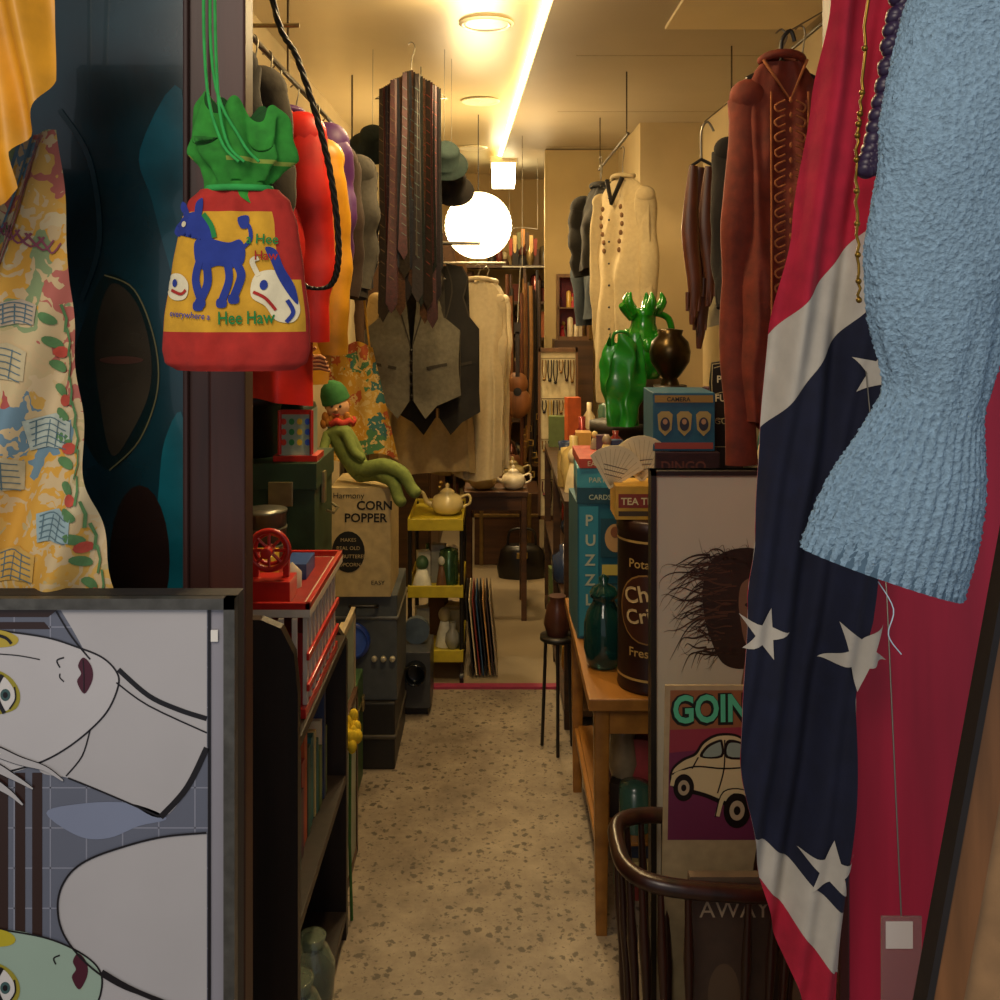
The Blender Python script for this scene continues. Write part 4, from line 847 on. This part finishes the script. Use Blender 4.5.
b.sheet(lambda u,v: Vector((.385+.056*math.cos(2*pi*u)*(1+.15*math.sin(v*3))*(.8+.2*math.sin(pi*min(1,v*1.3)))+.008*math.sin(2*pi*u*5+v*6)+.01*nz(u*6,v*6,3),3.02+.026*math.sin(2*pi*u)*(1+.3*math.sin(2*pi*u*4))+.012*nz(u*9,v*5,1),1.43-.26*v+.020*math.sin(2*pi*u*3)*(1-v))),60,30,VG,wrap=True)
b.tube([(.355,3.02,1.41),(.36,3.01,1.45),(.40,3.01,1.45),(.41,3.02,1.41)],.005,VG,8,n=5); b.sheet(lambda u,v: Vector((.385+.045*v*math.cos(2*pi*u),3.02+.022*v*math.sin(2*pi*u),1.17)),30,2,VG,wrap=True); b.done()
b=B('brass_globe_pot'); b.lathe([(.03,0),(.022,.02),(.035,.035),(.058,.07),(.062,.10),(.055,.13),(.035,.15),(.04,.165),(.001,.17)],(.525,3.0,1.295),mat('3a2d14',.3,.8),28); b.lathe([(.001,0),(.05,0),(.05,.189),(.001,.189)],(.525,3.0,1.106),mat('2a1f18',.5),24); b.done()
b=B('right_rear_shelf'); b.bx(.25,.72,3.6,5.05,.80,.825,SW); b.bx(.25,.72,3.6,5.05,.42,.44,SW); b.bx(.25,.72,3.6,5.05,.05,.07,SW)
for (x,y) in ((.265,3.62),(.265,5.03),(.70,3.62),(.70,5.03),(.265,4.3)): b.bx(x-.015,x+.015,y-.015,y+.015,0,.80,SW)
b.done()
b=B('rear_shelf_bric_a_brac')
for z,n in ((.071,34),(.441,40),(.826,56)): clutter(b,.27,.68,3.68,4.98,z,n,.08,.26,(.025,.05),pal=cols+['c8b070','b88a40','d8c8a0','8a1f1a'])
b.done()
b=B('black_plant_stand'); b.lathe([(.001,0),(.06,0),(.06,.015),(.001,.015)],(.215,3.45,.38),BLK,20)
for k in range(3): t=k*2.09+.5; b.tube([(.215+.045*math.cos(t),3.45+.045*math.sin(t),.38),(.215+.06*math.cos(t),3.45+.06*math.sin(t),0)],.006,BLK,8)
b.lathe([(.035,0),(.048,.04),(.036,.10),(.026,.12),(.03,.135)],(.215,3.45,.395),mat('4a2a1f',.3),20); b.done()
WS=fab('b4a27a',.08)
U1=(.42,-.91,0)
def emb(b,c):
    U=Vector(U1).normalized();N=Vector((U.y,-U.x,0))
    for sg in (-1,1):
        for k in range(6): b.ball(c+U*sg*(.07+.012*math.sin(k))+N*.055+Vector((0,0,-.12-k*.035)),(.008,.008,.011),fab('7a5a3a'),seg=8)
    for k in range(9): b.ball(c+N*.066+Vector((0,0,-.08-k*.09)),.005,BLK,seg=8)
    b.tube([c-U*.06+N*.04,c+N*.055-Vector((0,0,.10)),c+U*.06+N*.04],.010,fab('1a1614'),8)
hung('embroidered_western_shirt',.53,4.15,2.05,.38,.92,WS,.0,seed=31,railz=2.18,folds=7,extra=emb,depth=.055,sleeveL=.62,U=U1,sr=.042,amp=.02)
hung('black_silk_shirt',.47,4.45,2.05,.34,.36,fab('17140f'),.0,seed=32,railz=2.18,U=U1,sleeveL=.3)
hung('denim_jacket',.50,4.72,2.02,.32,.55,fab('2a3238'),.0,seed=37,railz=2.18,U=U1,sleeveL=.5)
b=B('clothes_rail'); b.tube([(.52,3.9,2.2),(.52,5.0,2.2)],.006,RM,8); 
for y in (3.95,4.95): b.tube([(.52,y,2.2),(.52,y,2.452)],.003,RM,6)
b.done()
b=B('clothes_rail'); b.tube([(.84,2.0,2.26),(.84,3.6,2.26)],.005,RM,8); 
for y in (2.05,3.55): b.tube([(.84,y,2.26),(.84,y,2.452)],.003,RM,6)
b.done()
b=B('leather_gloves_on_clip'); LB=mat('4a2414',.4,0,.3,12)
for dx,L,sd in ((0,.52,0),(.055,.46,1),(.03,.60,2)):
    p=Vector((.635+dx,3.2+.02*sd,1.98)); b.tube([p,p+Vector((-.01,0,-L*.4)),p+Vector((.005,0,-L*.75)),p+Vector((-.005,0,-L*.98))],[.014,.03,.024,.008],LB,10,n=5,flat=.5)
    for k in range(4): q=p+Vector((-.018+.012*k,0,-L*.78)); b.tube([q,q+Vector((-.003,-.004,-.06-.01*(k%3)))],[.008,.005],LB,8)
b.tube([(.63,3.2,1.98),(.66,3.2,2.0),(.70,3.2,1.98)],.006,BLK,6); b.tube([(.66,3.2,2.0),(.66,3.2,2.09),(.68,3.2,2.12),(.70,3.2,2.09)],.004,WIRE,6,n=4); b.tube([(.67,3.2,2.12),(.84,3.2,2.26)],.002,WIRE,4); b.done()
hung('pale_cotton_blouse',.81,3.38,1.98,.26,.52,fab('9a917a',.1),.0,seed=33,railz=2.26,sleeveL=.4,sr=.04)
hung('black_velvet_coat',.82,3.0,2.08,.28,.55,fab('14100f'),.0,seed=34,railz=2.26,sleeveL=.45,sr=.045)
MR=mat('4f1c16',.8,0,.3,30,.3)
def emb2(b,c):
    m=fab('94582f')
    for k in range(18):
        z=-.10-k*.034
        for sg in (-1,1): b.tube([c+Vector((sg*.012,-.070,z)),c+Vector((sg*.034,-.068,z-.012)),c+Vector((sg*.028,-.070,z-.026)),c+Vector((sg*.012,-.070,z-.02))],.0026,m,5,n=3)
        b.ball(c+Vector((0,-.072,z)),(.004,.003,.007),m,seg=8)
    for sg in (-1,1): b.tube([c+Vector((sg*.042,-.064,-.08)),c+Vector((sg*.042,-.068,-.4)),c+Vector((sg*.042,-.070,-.66))],.0024,m,6)
    b.tube([c+Vector((-.05,-.03,0)),c+Vector((0,-.068,-.10)),c+Vector((.05,-.03,0))],.004,m,6)
    b.tube([c+Vector((0,0,0)),c+Vector((0,0,.05)),c+Vector((.02,0,.075)),c+Vector((.03,0,.05))],.005,BLK,8,n=4); b.tube([c+Vector((-.08,0,-.04)),c,c+Vector((.08,0,-.04))],.009,BLK,8)
    b.tube([c+Vector((.02,0,.075)),(.84,c.y,2.265)],.002,WIRE,5)
hung('rust_embroidered_tunic',.665,2.32,2.10,.19,.84,mat('66220f',.8,0,.35,30,.35),.02,seed=35,railz=2.17,folds=5,extra=emb2,depth=.055,sleeveL=.84,sr=.048)
hung('maroon_velvet_dress',.80,2.62,2.06,.26,.85,MR,.0,seed=36,railz=2.26,folds=7,sleeveL=.7,sr=.05)
# framed portrait of woman with windblown hair
b=B('framed_portrait_print'); s=.0022; x0,z0=.341,1.176
b.bx(x0,x0+.36,2.20,2.225,.01,z0,BLK)
for (a,c,d,e) in ((x0,x0+.36,z0-.010,z0),(x0,x0+.36,0,.012),(x0,x0+.012,0,z0),(x0+.348,x0+.36,0,z0)): b.bx(a,c,2.185,2.226,d,e,BLK)
b.bx(x0+.012,x0+.348,2.196,2.2,.012,z0-.010,mat('b9b29c',.3,0,.06,3,0))
Mh=pm((x0,2.195,z0),s); HB=flat('2c1d15',.5); SKP=flat('7a5a44',.5)
b.shape(sm([(60,92),(78,80),(104,78),(128,92),(134,130),(126,160),(112,190),(92,198),(72,192),(60,168),(54,146),(52,118)],6),Mh,HB,.0004)
b.shape(sm([(92,112),(108,106),(120,118),(122,142),(114,166),(102,178),(94,170),(90,150),(88,130)],6),Mh,SKP,.0008)
b.shape([(96,180),(112,180),(116,215),(90,215)],Mh,SKP,.0007)
b.oval(99,134,5,2.4,Mh,HB,.0012); b.oval(115,134,5,2.4,Mh,HB,.0012); b.line([(107,138),(104,152),(109,154)],1,Mh,HB,.0012,n=4); b.oval(107,164,6,2.5,Mh,flat('5a2a22'),.0012)
rr=random.Random(5)
for k in range(120):
    y0_=rr.uniform(84,186); xs=rr.uniform(56,88); L=rr.uniform(14,56)*(1 if y0_<150 else .7); up=rr.uniform(-.35,.75); wv=rr.uniform(2,8); ph=rr.uniform(0,6)
    P=[]
    for q in range(9):
        t=q/8; P.append((max(9,xs-L*t-4*math.sin(t*3)),y0_+up*L*t*t+wv*t*math.sin(t*6+ph)))
    b.line(P,rr.uniform(.6,2.6),Mh,HB if k%3 else flat('4a3020'),.001+.00002*k,n=3,taper=True)
for k in range(30):
    xs=rr.uniform(64,128); P=[(xs,rr.uniform(88,106))]; 
    for q in range(1,6): P.append((xs+(-22 if k%2 else -8)*q/5+3*math.sin(q+k),P[0][1]-q*rr.uniform(1,5)))
    b.line(P,rr.uniform(.8,2.2),Mh,HB,.0038,n=3,taper=True)
b.done()
b=B('magazine_rack'); MW=wood('351a11','1c0e09','Z',6,.3)
def hoop(z,ax,ay,cx,cy,n=40): return [(cx+ax*math.copysign(abs(math.cos(t))**.6,math.cos(t)),cy+ay*math.copysign(abs(math.sin(t))**.6,math.sin(t)),z) for t in [2*pi*k/n for k in range(n)]]
cx_,cy_=.40,1.92
pts=[(x,y,z+.012*((cx_-x)/.165)) for x,y,z in hoop(.49,.165,.13,cx_,cy_)]
b.tube(pts,.016,MW,10,closed=True)
b.tube(hoop(.07,.14,.11,cx_,cy_),.016,MW,10,closed=True); b.bx(cx_-.135,cx_+.135,cy_-.10,cy_+.10,.06,.075,MW)
tp=pts; bt=hoop(.07,.14,.11,cx_,cy_)
for k in range(1,40,2):
    p,q=Vector(tp[k]),Vector(bt[k]); b.tube([q,q.lerp(p,.15),q.lerp(p,.3),q.lerp(p,.5),q.lerp(p,.7),q.lerp(p,.85),p],[.006,.007,.010,.007,.010,.007,.006],MW,8)
for sx in (-.12,.12):
    for sy in (-.09,.09): b.lathe([(.012,0),(.02,.02),(.014,.05),(.018,.07)],(cx_+sx,cy_+sy,0),MW,12)
b.done()
b=B('old_magazine'); b.box((.445,1.88,.276),(.165,.02,.40),mat('5a4a3a',.6),(.04,0,0)); M=pm((.365,1.858,.468),.001); b.shape([(0,0),(160,0),(160,380),(0,380)],M,mat('3f3024',.5),.001); b.text('AWAY',80,64,44,M,flat('a8987a'),.002,align='CENTER')
b.oval(60,210,30,60,M,flat('54422f'),.0014); b.line([(20,300),(60,240),(110,280),(150,220)],4,M,flat('8a7a5c'),.002,n=5)
for k in range(7): t=k*.9; b.line([(60,280),(60+34*math.sin(t),280-34*math.cos(t))],5,M,flat('8a7a5c'),.0022,taper=True)
b.done()
b=B('vintage_car_comic_poster'); s=.002; o=Vector((.338,1.985,.785))
M=lambda a,c,h=0: o+Vector((a*s,.10*c*s-h,-c*s))
b.prism([(0,0),(108,0),(108,350),(0,350)],M,mat('a8966f',.6),-.004,0)
b.shape([(5,5),(104,5),(104,162),(5,162)],M,flat('6a2c48',.4),.0006); b.shape([(5,5),(104,5),(104,42),(5,46)],M,flat('8a5a38',.4),.0009)
b.shape([(5,46),(104,42),(104,60),(5,70)],M,flat('8a3440',.4),.0009)
b.text('GOIN’',7,39,39,M,flat('0f1a14'),.0014,bold=.085,sx=.76,rot=-.03); b.text('GOIN’',8,38,39,M,flat('52b88c'),.002,bold=.03,sx=.76,rot=-.03)
CY=flat('c8b888',.4);KB=flat('17120f',.4)
# rounded beetle-shaped car seen three-quarter from behind
b.shape(sm([(6,98),(8,86),(18,76),(30,70),(38,58),(52,50),(70,50),(84,58),(92,70),(102,80),(106,96),(106,116),(94,124),(66,126),(40,116),(12,108)],5),M,KB,.0014)
b.shape(sm([(8,98),(10,87),(20,78),(32,72),(40,60),(53,52.5),(70,52.5),(82,60),(90,72),(100,82),(104,97),(104,114),(92,121),(68,122),(42,112),(14,104)],5),M,CY,.0018)
b.shape(sm([(36,74),(42,62),(54,56),(58,58),(58,74)],4),M,KB,.0024); b.shape(sm([(62,57),(76,58),(84,66),(88,75),(62,75)],4),M,KB,.0024); b.shape(sm([(39,73),(44,64),(54,58.5),(56,60),(56,72)],4),M,flat('8a9a8a'),.0028); b.shape(sm([(64,60),(75,60),(82,67),(85,73),(64,73)],4),M,flat('8a9a8a'),.0028)
for x,y,r in ((20,106,13),(74,130,17)): b.oval(x,y,r*.8,r*1.1,M,KB,.003); b.oval(x,y,r*.45,r*.62,M,flat('a89878'),.0034); b.oval(x,y,r*.2,r*.28,M,KB,.0038)
b.line([(8,92),(30,84),(60,86),(90,84)],1.6,M,KB,.0026,n=5); b.line([(60,56),(60,86),(54,112)],1.4,M,KB,.0026,n=4); b.oval(94,98,5,7,M,flat('e0d4a8'),.003); b.line([(34,74),(28,86)],1.4,M,KB,.003)
b.line([(54,136),(62,112),(84,112),(96,132)],5,M,CY,.0032,n=5); b.line([(8,104),(12,92),(26,90),(34,104)],4,M,CY,.0032,n=5); b.line([(52,137),(60,110),(84,109.5),(98,130)],1.2,M,KB,.0036,n=5)
b.done()
# =================================================================== FRONT RIGHT
b=B('trim_red_door_frame'); b.bx(.515,.76,1.46,1.52,0,2.61,wood('c01c40','9c1432','Z',3,.5)); b.bx(.50,.515,1.45,1.53,0,2.61,wood('48120f','2a0a08','Z')); b.done(bevel=.003)
b=B('leaning_wood_frame'); PW=wood('8a5a30','64401c','Z')
def plank(b,p,q,w,t,m):
    p=Vector(p);q=Vector(q);d=(q-p).normalized();y=Vector((0,1,0));x=d.cross(y).normalized()
    vs=[]
    for e in (p,q):
        for a,c in ((-1,-1),(1,-1),(1,1),(-1,1)): vs.append(e+x*a*w/2+y*c*t/2)
    b.add(vs,[(0,1,2,3),(7,6,5,4),(0,4,5,1),(1,5,6,2),(2,6,7,3),(3,7,4,0)],m)
plank(b,(.406,1.0,0.62),(.605,1.06,1.52),.030,.02,PW); plank(b,(.386,1.0,.62),(.586,1.06,1.53),.007,.026,mat('1c1410'))
plank(b,(.470,1.01,.60),(.668,1.07,1.50),.10,.008,mat('a07a50'))
b.bx(.36,.72,.96,1.06,.50,.62,wood('6a2018','40120c','X')); 
for x in (.38,.70): b.bx(x-.015,x+.015,.97,1.05,0,.50,wood('6a2018','40120c','X'))
b.done()
b=B('clear_plastic_sleeve'); b.box((.455,1.12,.80),(.045,.002,.12),mat('c8a8a8',.15,0,.05,5,0,trans=.7)); b.box((.452,1.118,.84),(.03,.001,.03),flat('d8d0c8')); b.tube([(.455,1.12,.86),(.47,1.2,1.2),(.52,1.44,1.6)],.001,WIRE,4); b.done()
b=B('hanging_flag'); s=.00135; 
FL=[(-240,350),(0,338),(100,322),(230,300),(330,277),(440,271),(540,263),(600,254),(700,246),(760,246),(860,262),(940,283),(1000,307),(1080,330)]
FRt=[(-240,430),(0,412),(130,405),(300,400),(380,408),(600,382),(700,362),(900,352),(1080,345)]
Mf=hfield((0,1.36,1.55+300*s),s,.017,.085,5,.12)
FRD=fab('b01a34',.2,30);NV=fab('12172f',.25,30);FW=fab('bdb6a8',.1,30)
b.sheet(lambda u,v: (lambda bb: Mf(lerpt(FL,bb)+(lerpt(FRt,bb)-lerpt(FL,bb))*u,bb))(-240+1320*v),60,360,FRD)
def fe(bb,side,d=0): return ((lerpt(FL,bb)+d) if side=='L' else (lerpt(FRt,bb)-d),bb)
def band(yl0,yl1,yr0,yr1,m,h,n=24):
    L_=[fe(yl0+(yl1-yl0)*k/n,'L') for k in range(n+1)]; R_=[fe(yr0+(yr1-yr0)*k/n,'R') for k in range(n+1)]
    def fn(u,v):
        i=v*n; k=min(int(i),n-1); f=i-k
        a=(L_[k][0]+(L_[k+1][0]-L_[k][0])*f, L_[k][1]+(L_[k+1][1]-L_[k][1])*f); c=(R_[k][0]+(R_[k+1][0]-R_[k][0])*f, R_[k][1]+(R_[k+1][1]-R_[k][1])*f)
        return Mf(a[0]+(c[0]-a[0])*u,a[1]+(c[1]-a[1])*u,h)
    b.sheet(fn,60,200,m)
band(335,885,200,985,FW,.0012); band(430,835,275,915,NV,.002)
b.star(268,632,26,Mf,FW,.0045,.3,mx=5); b.star(385,372,30,Mf,FW,.0045,.2,mx=5); b.star(366,655,38,Mf,FW,.0045,.7,mx=5); b.star(335,868,30,Mf,FW,.0045,.1,mx=5)
b.done()
b=B('beaded_necklaces'); 
pts=cr([(.415,1.0,2.62),(.410,1.0,1.95),(.398,1.0,1.80),(.384,1.0,1.72),(.374,1.0,1.68)],26)
for i,p in enumerate(pts): b.ball(p+Vector((.004*math.sin(i*1.2),0,0)),(.010,.010,.009),mat('2a1a3a',.4),seg=10)
pts=cr([(.40,1.0,2.62),(.372,1.0,1.85),(.362,1.0,1.70),(.364,1.0,1.55)],16)
b.tube([p+Vector((.0015*math.sin(i*2.5),.0015*math.cos(i*2.5),0)) for i,p in enumerate(pts)],.0016,mat('8a6c2a',.35,.9),6)
for i in range(0,len(pts),3): b.ball(pts[i],.0032,mat('8a6c2a',.35,.9),seg=8)
b.done()
b=B('knitted_sweater_sleeve'); KN=fab('7f9cb2',.28,260,.9)
s=.00079
CL=[(1060,-140,95),(1038,-60,92),(1016,0,90),(988,80,92),(972,160,94),(958,230,88),(951,290,78),(949,335,69),(945,375,57),(940,402,53),(932,432,58),(920,475,72),(905,520,82),(892,560,84),(886,578,84)]
P=cr([((x-495)*s,0,1.55-(y-300)*s) for x,y,r in CL],16); RR=cr([(r*s,0,0) for x,y,r in CL],16)
n=len(P); seg=260
vs=[];fs=[]
tot=0;cum=[0]
for i in range(1,n): tot+=(P[i]-P[i-1]).length; cum.append(tot)
NR=440
def samp(t):
    d=t*tot
    for k in range(1,n):
        if cum[k]>=d: lo=k-1;break
    else: lo=n-2
    f=(d-cum[lo])/max(1e-9,cum[lo+1]-cum[lo]); return P[lo].lerp(P[lo+1],f),RR[lo].x+(RR[lo+1].x-RR[lo].x)*f,(P[min(lo+2,n-1)]-P[max(lo-1,0)]).normalized()
for i in range(NR+1):
    t=i/NR; p,r,tg=samp(t); X=Vector((0,1,0)).cross(tg).normalized(); Y=Vector((0,1,0))
    cuff=min(1,max(0,(t-.74)/.05)); 
    for k in range(seg):
        th=2*pi*k/seg
        rib=.0019*math.sin(th*40)*cuff
        kn=.0007*math.sin(th*90+ (i%2)*pi)*math.sin(i*1.6)
        fz=.0020*nz(math.cos(th)*55,math.sin(th)*55,i*.40)
        big=(.05*r*math.sin(3*th+t*9)+.14*r*nz(math.cos(th)*1.3,math.sin(th)*1.3,t*7))*(1-cuff)+.03*r*nz(math.cos(th)*1.3,math.sin(th)*1.3,t*7)*cuff
        gath=.05*r*math.sin(th*11)*math.exp(-((t-.70)/.06)**2)
        rr_=r+rib+kn+fz+big+gath
        vs.append(p+X*math.cos(th)*rr_+Y*math.sin(th)*rr_*.45+Vector((0,.80,0)))
for i in range(NR):
    for k in range(seg): k2=(k+1)%seg; fs.append((i*seg+k,i*seg+k2,(i+1)*seg+k2,(i+1)*seg+k))
b.add(vs,fs,KN,True)
p,r,tg=samp(1); X=Vector((0,1,0)).cross(tg).normalized()
b.sheet(lambda u,v: p+Vector((0,.80,0))-tg*.05*v+(X*math.cos(2*pi*u)+Vector((0,1,0))*math.sin(2*pi*u)*.45)*(r*(1-.1*v)),80,6,fab('4a6478'),wrap=True)
b.tube([p+Vector((-.01,.78,.0)),p+Vector((.0,.775,-.02)),p+Vector((-.004,.775,-.04)),p+Vector((.006,.775,-.055))],.0005,fab('a8c0d0'),5,n=5)
q=samp(0)[0]; b.tube([q+Vector((0,.80,-.02)),q+Vector((0,.80,.3)),(q.x,.80,2.62)],.006,WIRE,8)
b.done()
# =================================================================== LIGHT / WORLD / CAMERA
w=bpy.data.worlds.new('street'); sc.world=w; w.use_nodes=True
bg=w.node_tree.nodes['Background']; bg.inputs[0].default_value=(.90,.93,1.0,1); bg.inputs[1].default_value=.42
l=bpy.data.lights.new('front_fill','AREA'); l.energy=20; l.size=.8; l.color=(1,.85,.68)  # added soft fill for the shopfront items, standing in for street daylight
o=bpy.data.objects.new('front_fill',l); o.location=(-.45,-.4,2.5); o.rotation_euler=(math.radians(50),0,math.radians(-12)); sc.collection.objects.link(o)
cam=bpy.data.cameras.new('camera'); cam.lens=36; cam.sensor_width=36; cam.shift_x=.005; cam.shift_y=-.2; cam.clip_start=.05
o=bpy.data.objects.new('camera',cam); o.location=(0,0,1.55); o.rotation_euler=(pi/2,0,0); sc.collection.objects.link(o); sc.camera=o
print('objs',len(sc.objects))
